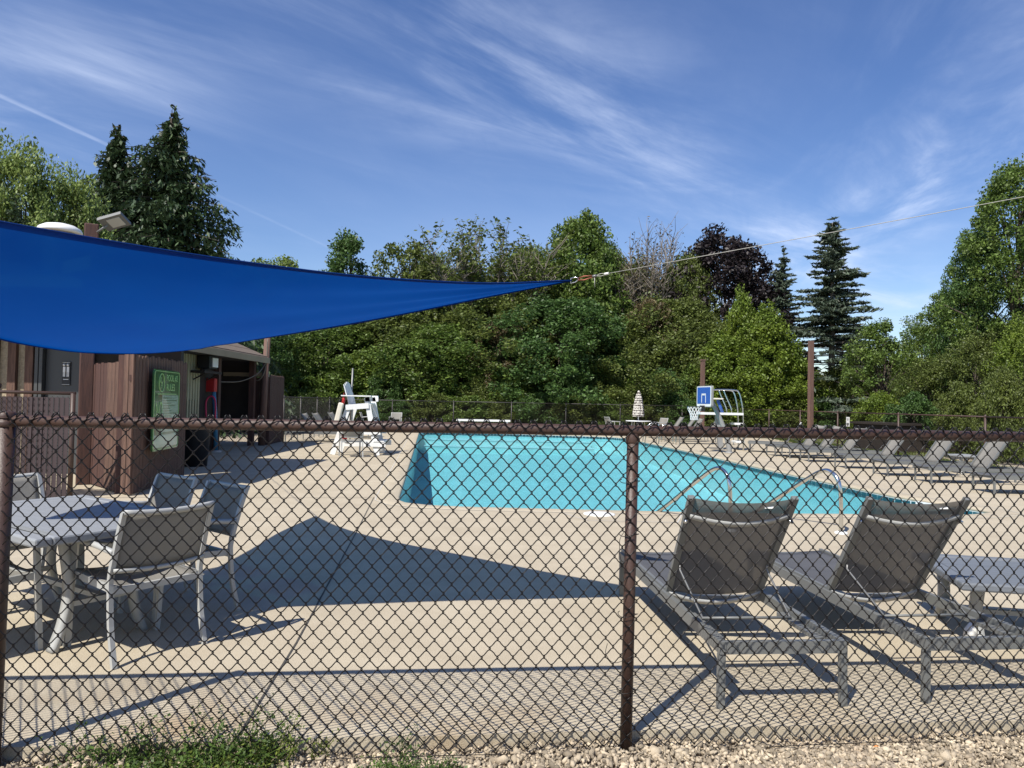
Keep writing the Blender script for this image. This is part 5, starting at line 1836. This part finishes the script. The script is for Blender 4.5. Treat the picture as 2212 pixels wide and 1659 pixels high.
def tree(kind, px, ytop, Y, leafk, name, cat, label, group, wide=None, barkk='bark', rz=None):
    """px, ytop: where its middle and its top come in the photograph (2212 px wide); Y: its distance"""
    X = (px - 1106) / 1560 * Y
    hy = 868.5 + 0.0195 * (px - 1106)
    H_ = EYE + (hy - ytop) / 1560 * Y - GZ
    s = H_ / PH_[kind]
    sx = (1.5 if group == GT and 'spruce' not in name else 1.2) * (wide / 2 / 1560 * Y) / PR_[kind] if wide else s * tree_rnd.uniform(0.9, 1.1)
    root = thing(name, label, cat, (X, Y, GZ), tree_rnd.uniform(0, 6.28) if rz is None else rz, group)
    cr_, tk = PROTO[kind]
    for nm, me, m_ in (('trunk', tk, M[barkk]), ('crown', cr_, LM[leafk])):
        if len(me.materials) == 0:
            me.materials.append(m_)
        o_ = bpy.data.objects.new(nm, me)
        COL.objects.link(o_)
        o_.parent = root
        o_.scale = (sx, sx, s)
        o_.material_slots[0].link = 'OBJECT'
        o_.material_slots[0].material = m_
    return root


GT, GSH = 'trees beyond the far fence', 'shrubs behind the far fence'
GR, GLF = 'trees on the right', 'trees on the left behind the pool house'
# the skyline trees, left to right
for a in (
    ('L', 600, 548, 52, 'pale', 'pale thin-leaved tree showing above the sail, just right of the dark spruce', 190),
    ('N', 748, 492, 50, 'deep', 'narrow dark green tree standing up above the sail', 125),
    ('B', 680, 590, 54, 'mid', 'light green tree between the thin pale one and the narrow dark one', 170),
    ('L', 880, 515, 50, 'olive', 'olive tree with a ragged top above the middle of the sail', 190),
    ('A', 815, 600, 55, 'mid', 'low bushy tree filling the gap right of the narrow dark tree', 200),
    ('A', 1075, 640, 47, 'olive', 'olive green tree right behind the straight part of the sail', 300),
    ('B', 1250, 458, 50, 'mid', 'tallest light green tree above the tip of the sail', 230),
    ('C', 1185, 560, 52, 'mid', 'broad green tree left of the tallest one', 260),
    ('A', 1360, 560, 52, 'olive', 'olive tree between the tallest green tree and the bare grey one', 230),
    ('M', 1560, 497, 50, 'purple', 'dark purple-leaved maple beside the blue-green spruces', 240),
    ('A', 1478, 545, 49, 'olive', 'olive tree covering the left half of the dark purple maple', 150),
    ('A', 1440, 640, 47, 'olive', 'olive tree in front of the bare grey twigs', 260),
    ('C', 960, 700, 45, 'mid', 'broad green tree hanging over the fence behind the lifeguard chair', 330),
    ('A', 700, 690, 44, 'mid', 'green tree right of the round timber pole', 260),
    ('C', 820, 650, 47, 'olive', 'brownish olive tree below the lower edge of the sail', 300),
    ('A', 1210, 640, 44, 'deep', 'deep green tree under the tip of the sail, in the very middle', 310),
    ('C', 1330, 700, 45, 'olive', 'yellowish olive tree right of the deep green one', 260),
    ('A', 1520, 690, 45, 'olive', 'olive tree above the short timber pole', 240),
    ('C', 600, 640, 48, 'deep', 'dark green tree behind the eave of the pool house', 260),
    ('C', 985, 585, 56, 'mid', 'green tree filling the skyline behind the twiggy tree', 240),
    ('A', 1312, 528, 54, 'mid', 'green tree on the skyline right of the tallest light green one', 170),
    ('C', 1135, 528, 55, 'mid', 'green tree on the skyline left of the tallest light green one', 200),
    ('A', 930, 545, 55, 'olive', 'olive tree on the skyline left of the wide twiggy one', 160),
    ('A', 505, 660, 40, 'deep', 'dark tree behind the roof of the pool house', 240),
):
    k, x, yt, Y, lf_, lab, wd = a
    tree(k, x, yt, Y, lf_, 'broadleaf_tree', 'tree', lab, GT, wd)
tree('W', 1050, 474, 49, 'olive', 'twiggy_tree', 'tree', 'wide half-bare twiggy tree above the right part of the sail', GT, 250, 'bark_grey')
tree('W2', 1392, 486, 50, 'brown', 'twiggy_tree', 'tree', 'bare grey twiggy tree left of the dark purple maple', GT, 150, 'bark_grey')
tree('L', 1080, 690, 43, 'brown', 'broadleaf_tree', 'tree', 'dark brownish half-dead tree left of the deep green one in the middle', GT, 120)
tree('L', 1400, 640, 46, 'brown', 'broadleaf_tree', 'tree', 'small brown-leaved tree below the bare grey twigs', GT, 130)
tree('B2', 1690, 540, 47, 'blue', 'spruce_tree', 'tree', 'smaller blue-green spruce left of the tall grey-trunked one', GT, 150)
tree('B1', 1795, 474, 43, 'blue', 'spruce_tree', 'tree', 'tall blue-green spruce with a bare grey lower trunk, right of the maple', GT, 215, 'bark_grey')
tree('B2', 1850, 690, 46, 'dry', 'spruce_tree', 'tree', 'dry brownish conifer branches low beside the bare spruce trunk', GT, 190, 'bark_grey')
for a in (
    ('Y', 1600, 625, 43, 'lime', 'bright yellow-green tree with two tops, its left top', 120),
    ('Y', 1655, 660, 42, 'lime', 'bright yellow-green tree with two tops, its right top', 170),
    ('Y', 1560, 720, 42, 'lime', 'bright yellow-green bush right above the blue backboard', 170),
    ('Y', 1690, 765, 42, 'lime', 'bright yellow-green bush left of the tall timber pole', 130),
    ('P', 1650, 720, 44, 'mid', 'mid green bush between the two yellow-green tops', 200),
):
    k, x, yt, Y, lf_, lab, wd = a
    tree(k, x, yt, Y, lf_, 'broadleaf_tree', 'tree', lab, GT, wd)
shr = [(640, 'mid', 760, 'green shrub beside the round timber pole'), (700, 'mid', 790, 'green shrub behind the left corner of the far fence'),
       (770, 'lime', 770, 'light green shrub above the lifeguard chair'), (830, 'deep', 800, 'dark green shrub right of the lifeguard chair'),
       (893, 'olive', 790, 'olive shrub behind the pale armchair at the far end'), (965, 'mid', 770, 'leafy bright shrub above the long white bench'),
       (1035, 'olive', 815, 'low olive shrub above the right end of the white bench'), (1100, 'mid', 790, 'green shrub left of the middle of the far fence'),
       (1170, 'mid', 800, 'green shrub in the middle of the far fence'), (1240, 'deep', 780, 'dark green shrub right of the middle of the far fence'),
       (1310, 'olive', 800, 'olive shrub left of the closed umbrella'), (1375, 'mid', 785, 'green shrub right behind the closed umbrella'),
       (1435, 'deep', 800, 'dark green shrub right of the closed umbrella'), (1490, 'mid', 790, 'green shrub behind the basketball net'),
       (1550, 'lime', 800, 'yellow-green shrub behind the guard stand rails'), (1615, 'mid', 810, 'green shrub right of the guard stand'),
       (1680, 'mid', 800, 'green shrub left of the foot of the tall timber pole'), (1735, 'lime', 790, 'yellow-green shrub behind the tall timber pole'),
       (1800, 'olive', 800, 'olive shrub right of the tall timber pole'), (1850, 'lime', 810, 'low yellow-green shrub above the white fence notice')]
for i, (x, lf_, yt, lab) in enumerate(shr):
    Y = 40.9 + (x - 640) / 1200 * 1.6 + (i % 3) * 0.7
    tree(('S1', 'S2', 'S3')[i % 3], x, yt, Y, lf_, 'shrub', 'shrub', lab, GSH, 120 + 22 * (i % 3))
low = [(670, 'left end of the far fence'), (760, 'rear of the lifeguard chair'), (850, 'armchair beyond the lifeguard chair'), (935, 'far left corner of the pool'), (1010, 'left half of the white bench'), (1085, 'right end of the white bench'),
       (1160, 'far fence just right of the white bench'), (1235, 'far fence midway between bench and umbrella'), (1310, 'armchair left of the umbrella'), (1385, 'closed umbrella'), (1460, 'far loungers left of the net'), (1535, 'short timber pole'),
       (1610, 'ladder of the guard stand'), (1690, 'far end of the right-hand lounger row'), (1765, 'foot of the tall timber pole')]
for i, (x, wh) in enumerate(low):
    tree(('S2', 'S3', 'S1')[i % 3], x, 850 + 6 * (i % 3), 39.6 + (x - 640) / 1200 * 2.0, ('mid', 'olive', 'deep', 'olive')[i % 4], 'hedge_shrub', 'shrub',
         'low shrub pressed against the mesh, behind the ' + wh, 'low shrubs along the far fence', 125)
# right-hand side
for a in (
    ('T', 1905, 690, 33, 'mid', 'thin tree with a bare dark trunk and open sky behind it', 150, 'broadleaf_tree'),
    ('R2', 1990, 690, 36, 'mid', 'green tree stepping up right of the thin bare-trunked tree', 170, 'broadleaf_tree'),
    ('R', 2075, 600, 33, 'mid', 'green tree in the middle of the rising group on the right', 210, 'broadleaf_tree'),
    ('R', 2200, 330, 30, 'mid', 'tallest tree at the right edge of the view', 330, 'broadleaf_tree'),
    ('R', 2110, 480, 31, 'deep', 'dark green tree left of the tallest one at the right edge', 180, 'broadleaf_tree'),
    ('R2', 2020, 770, 29, 'olive', 'olive bush below the rising group on the right', 180, 'broadleaf_tree'),
    ('R2', 2110, 720, 27, 'olive', 'olive-brown tree below the dark green one on the right', 170, 'broadleaf_tree'),
    ('R2', 2215, 680, 23, 'lime', 'yellow-green bush at the right edge of the view', 170, 'broadleaf_tree'),
    ('R2', 2330, 500, 25, 'mid', 'green tree just outside the right edge of the view', 260, 'broadleaf_tree'),
    ('S1', 2165, 800, 22, 'olive', 'olive shrub behind the right-hand fence at the frame edge', 130, 'shrub'),
    ('S2', 2075, 830, 24, 'olive', 'low olive shrub behind the right-hand fence', 120, 'shrub'),
    ('S3', 1975, 850, 27, 'deep', 'low dark shrub right of the brown fence corner', 120, 'shrub'),
    ('S1', 1905, 850, 30, 'lime', 'low light green shrub under the thin bare-trunked tree', 130, 'shrub'),
    ('C', 1960, 780, 47, 'mid', 'far green tree filling the gap under the thin tree', 260, 'broadleaf_tree'),
    ('C', 1870, 800, 45, 'lime', 'far light green tree low beside the dry conifer', 200, 'broadleaf_tree'),
):
    k, x, yt, Y, lf_, lab, wd, nm = a
    tree(k, x, yt, Y, lf_, nm, 'shrub' if nm == 'shrub' else 'tree', lab, GR, wd)
# a dark low shed roof glimpsed behind the right-hand fence
sh = thing('garden_shed', 'low dark shed half hidden behind the right-hand fence', 'shed', (15.6, 27.5, GZ), 0.2)
MB().box((0, 0, 0.5), (4.2, 2.2, 1.0)).build('wall', M['darkvoid'], sh)
MB().box((0, 0, 1.04), (4.4, 2.4, 0.08)).build('roof', M['darkvoid'], sh)
# left-hand side
tree('F', 352, 243, 31, 'spruce', 'norway_spruce', 'tree', 'large drooping dark spruce, the taller of the two above the sail', GLF, 540)
tree('F2', 240, 272, 31, 'spruce', 'norway_spruce', 'tree', 'narrower drooping dark spruce left of the large one', GLF, 400)
tree('R2', 30, 300, 25, 'pale', 'broadleaf_tree', 'tree', 'pale green tree at the left edge of the view', GLF, 250)
tree('R2', 135, 358, 26, 'pale', 'broadleaf_tree', 'tree', 'pale green tree between the left edge and the spruces', GLF, 220)
tree('L', -40, 330, 24, 'pale', 'broadleaf_tree', 'tree', 'pale thin-leaved tree cut off by the left edge', GLF, 190)
tree('B2', 20, 430, 22, 'spruce', 'spruce_tree', 'tree', 'dark pine branches low at the left edge above the sail', GLF, 190)
tree('R2', 160, 440, 26, 'olive', 'broadleaf_tree', 'tree', 'olive tree low between the pale trees and the spruces', GLF, 150)

# ================================================================== SMALL GROWTH AND GRAVEL
rs = np.random.RandomState(5)


def gravel(name, x0, x1, depth, cnt_, size, seed):
    rs = np.random.RandomState(seed)
    # a few stone shapes: low-poly lumps
    ico = bmesh.new()
    bmesh.ops.create_icosphere(ico, subdivisions=1, radius=1)
    bv = np.array([v.co[:] for v in ico.verts])
    bf = np.array([[v.index for v in f.verts] for f in ico.faces])
    ico.free()
    x = rs.uniform(x0, x1, cnt_)
    y = 3.36 + 0.10 * (x - 0.55) - 0.005 - depth * rs.uniform(0, 1, cnt_) ** 1.15
    s = size * rs.lognormal(0, 0.38, cnt_)
    z = GZ + s * 0.25 + rs.uniform(0, 0.018, cnt_) + 0.012 * np.sin(x * 3.1) * np.sin(y * 4.3)
    V = bv[None] * (1 + rs.uniform(-0.42, 0.42, (cnt_, len(bv), 1)))
    V = V * np.stack([rs.uniform(0.7, 1.3, cnt_), rs.uniform(0.6, 1.0, cnt_), rs.uniform(0.35, 0.75, cnt_)], 1)[:, None]
    # random turns
    q = rs.normal(size=(cnt_, 4))
    q[:, 1:3] *= 0.55
    q /= np.linalg.norm(q, axis=1, keepdims=True)
    w, a, b, c = q.T
    Rm = np.stack([np.stack([1 - 2 * (b * b + c * c), 2 * (a * b - c * w), 2 * (a * c + b * w)], 1),
                   np.stack([2 * (a * b + c * w), 1 - 2 * (a * a + c * c), 2 * (b * c - a * w)], 1),
                   np.stack([2 * (a * c - b * w), 2 * (b * c + a * w), 1 - 2 * (a * a + b * b)], 1)], 1)
    V = np.einsum('nij,nkj->nki', Rm, V) * s[:, None, None] + np.stack([x, y, z], 1)[:, None]
    F = bf[None] + (np.arange(cnt_) * len(bv))[:, None, None]
    o_ = link(name, np_mesh(name, V.reshape(-1, 3), F.reshape(-1, 3)), M['gravel'])
    return tag(o_, 'pale crushed gravel along the foot of the near fence', 'gravel', kind='stuff')


gravel('gravel', -4.6, 4.8, 1.25, 72000, 0.0090, 1)
lf1 = tag(MB().add([(0, 0, 0.0), (0.018, 0.008, 0.006), (0.03, 0, 0.003), (0.016, -0.012, 0.008)], [(0, 1, 2, 3)]).build('fallen_leaf', M['leaf_dry']), 'small orange leaf lying on the gravel', 'leaf')
lf1.location = (1.66, 3.30, GZ + 0.045)

LM['weed'] = leafmat('weed_leaf', (0.060, 0.095, 0.018), (0.03, 0.058, 0.013), island=0.5)
LM['weed_y'] = leafmat('weed_leaf_light', (0.105, 0.125, 0.022), (0.06, 0.085, 0.018), island=0.5)


def weed_patch(name, label, spots, seed, leafm, leaf):
    """low clover-like tufts and a few taller feathery stems"""
    rs = np.random.RandomState(seed)
    P, tb = [], MB()
    for (x, y, rx_, ry_, h, nst) in spots:
        for _ in range(nst):
            bx_, by_ = x + rs.normal() * rx_ * 0.5, y + rs.normal() * ry_ * 0.5
            hh = h * rs.uniform(0.45, 1.0)
            tip = Vector((bx_ + rs.normal() * hh * 0.45, by_ + rs.normal() * hh * 0.35, GZ + hh))
            b_ = Vector((bx_, by_, GZ - 0.01))
            md = b_.lerp(tip, 0.55) + Vector((0, 0, hh * 0.1))
            tb.tube([b_, md, tip], [0.0018, 0.0014, 0.0007], 3, cap=False)
            for f in rs.uniform(0.15, 1.05, rs.randint(8, 16)):
                p = b_.lerp(md, f / 0.55) if f < 0.55 else md.lerp(tip, (f - 0.55) / 0.45)
                P.append([p.x + rs.normal() * 0.016, p.y + rs.normal() * 0.016, p.z + rs.normal() * 0.008])
    me = quads_mesh(name, leaf_quads(np.array(P), leaf, rs, 0.7, 0.6))
    root = link(name, me, leafm)
    tag(root, label, 'weeds', kind='stuff')
    tb.build('weed_stems', leafm, root)
    return root


weed_patch('weeds', 'leafy green weeds growing through the near fence at the bottom left',
           [(-1.35, 3.03, 0.26, 0.12, 0.10, 120), (-1.62, 3.09, 0.20, 0.09, 0.12, 40), (-1.12, 3.08, 0.22, 0.07, 0.17, 60), (-1.30, 3.13, 0.20, 0.05, 0.29, 26),
            (-1.05, 3.15, 0.16, 0.04, 0.24, 22), (-1.75, 3.04, 0.14, 0.06, 0.20, 10), (-1.5, 3.12, 0.1, 0.04, 0.22, 10)], 3, LM['weed'], 0.019)
weed_patch('weeds', 'light yellow-green weeds at the foot of the fence beside the deck joint',
           [(-0.98, 3.12, 0.08, 0.04, 0.21, 22), (-1.6, 2.97, 0.3, 0.06, 0.06, 50), (-0.82, 3.17, 0.05, 0.02, 0.12, 10), (-1.2, 3.0, 0.3, 0.06, 0.09, 40)], 5, LM['weed_y'], 0.016)
weed_patch('weeds', 'small low tuft of weeds in the gravel left of the middle',
           [(-0.42, 3.03, 0.16, 0.08, 0.07, 70), (-0.25, 3.06, 0.08, 0.06, 0.08, 25), (-0.47, 3.17, 0.07, 0.03, 0.16, 9)], 9, LM['weed'], 0.015)


def grass_mesh(name, label, boxes, seed, m_):
    rs = np.random.RandomState(seed)
    V = []
    for (x0, x1, y0_, y1_, cnt_, h) in boxes:
        x, y = rs.uniform(x0, x1, cnt_), rs.uniform(y0_, y1_, cnt_)
        hh = h * rs.uniform(0.4, 1.2, cnt_)
        a = rs.uniform(0, 6.28, cnt_)
        w = 0.006 + 0.01 * rs.uniform(size=cnt_)
        ln_ = np.stack([rs.normal(size=cnt_) * 0.5 * hh, rs.normal(size=cnt_) * 0.5 * hh, hh], 1)
        b_ = np.stack([x, y, np.full(cnt_, GZ - 0.01)], 1)
        sd = np.stack([np.cos(a) * w, np.sin(a) * w, np.zeros(cnt_)], 1)
        V.append(np.stack([b_ - sd, b_ + sd, b_ + ln_ + sd * 0.2, b_ + ln_ - sd * 0.2], 1).reshape(-1, 3))
    o_ = link(name, quads_mesh(name, np.concatenate(V)), m_)
    return tag(o_, label, 'grass', kind='stuff')


LM['grass'] = leafmat('grass_blade', (0.085, 0.105, 0.022), (0.05, 0.072, 0.016), island=0.4)
grass_mesh('grass', 'short grass beyond the brown fence on the right', [(11.7, 13.8, 6, 38, 26000, 0.10), (17, 24, 12, 42, 26000, 0.14), (13.2, 17, 24, 44, 12000, 0.1)], 2, LM['grass'])
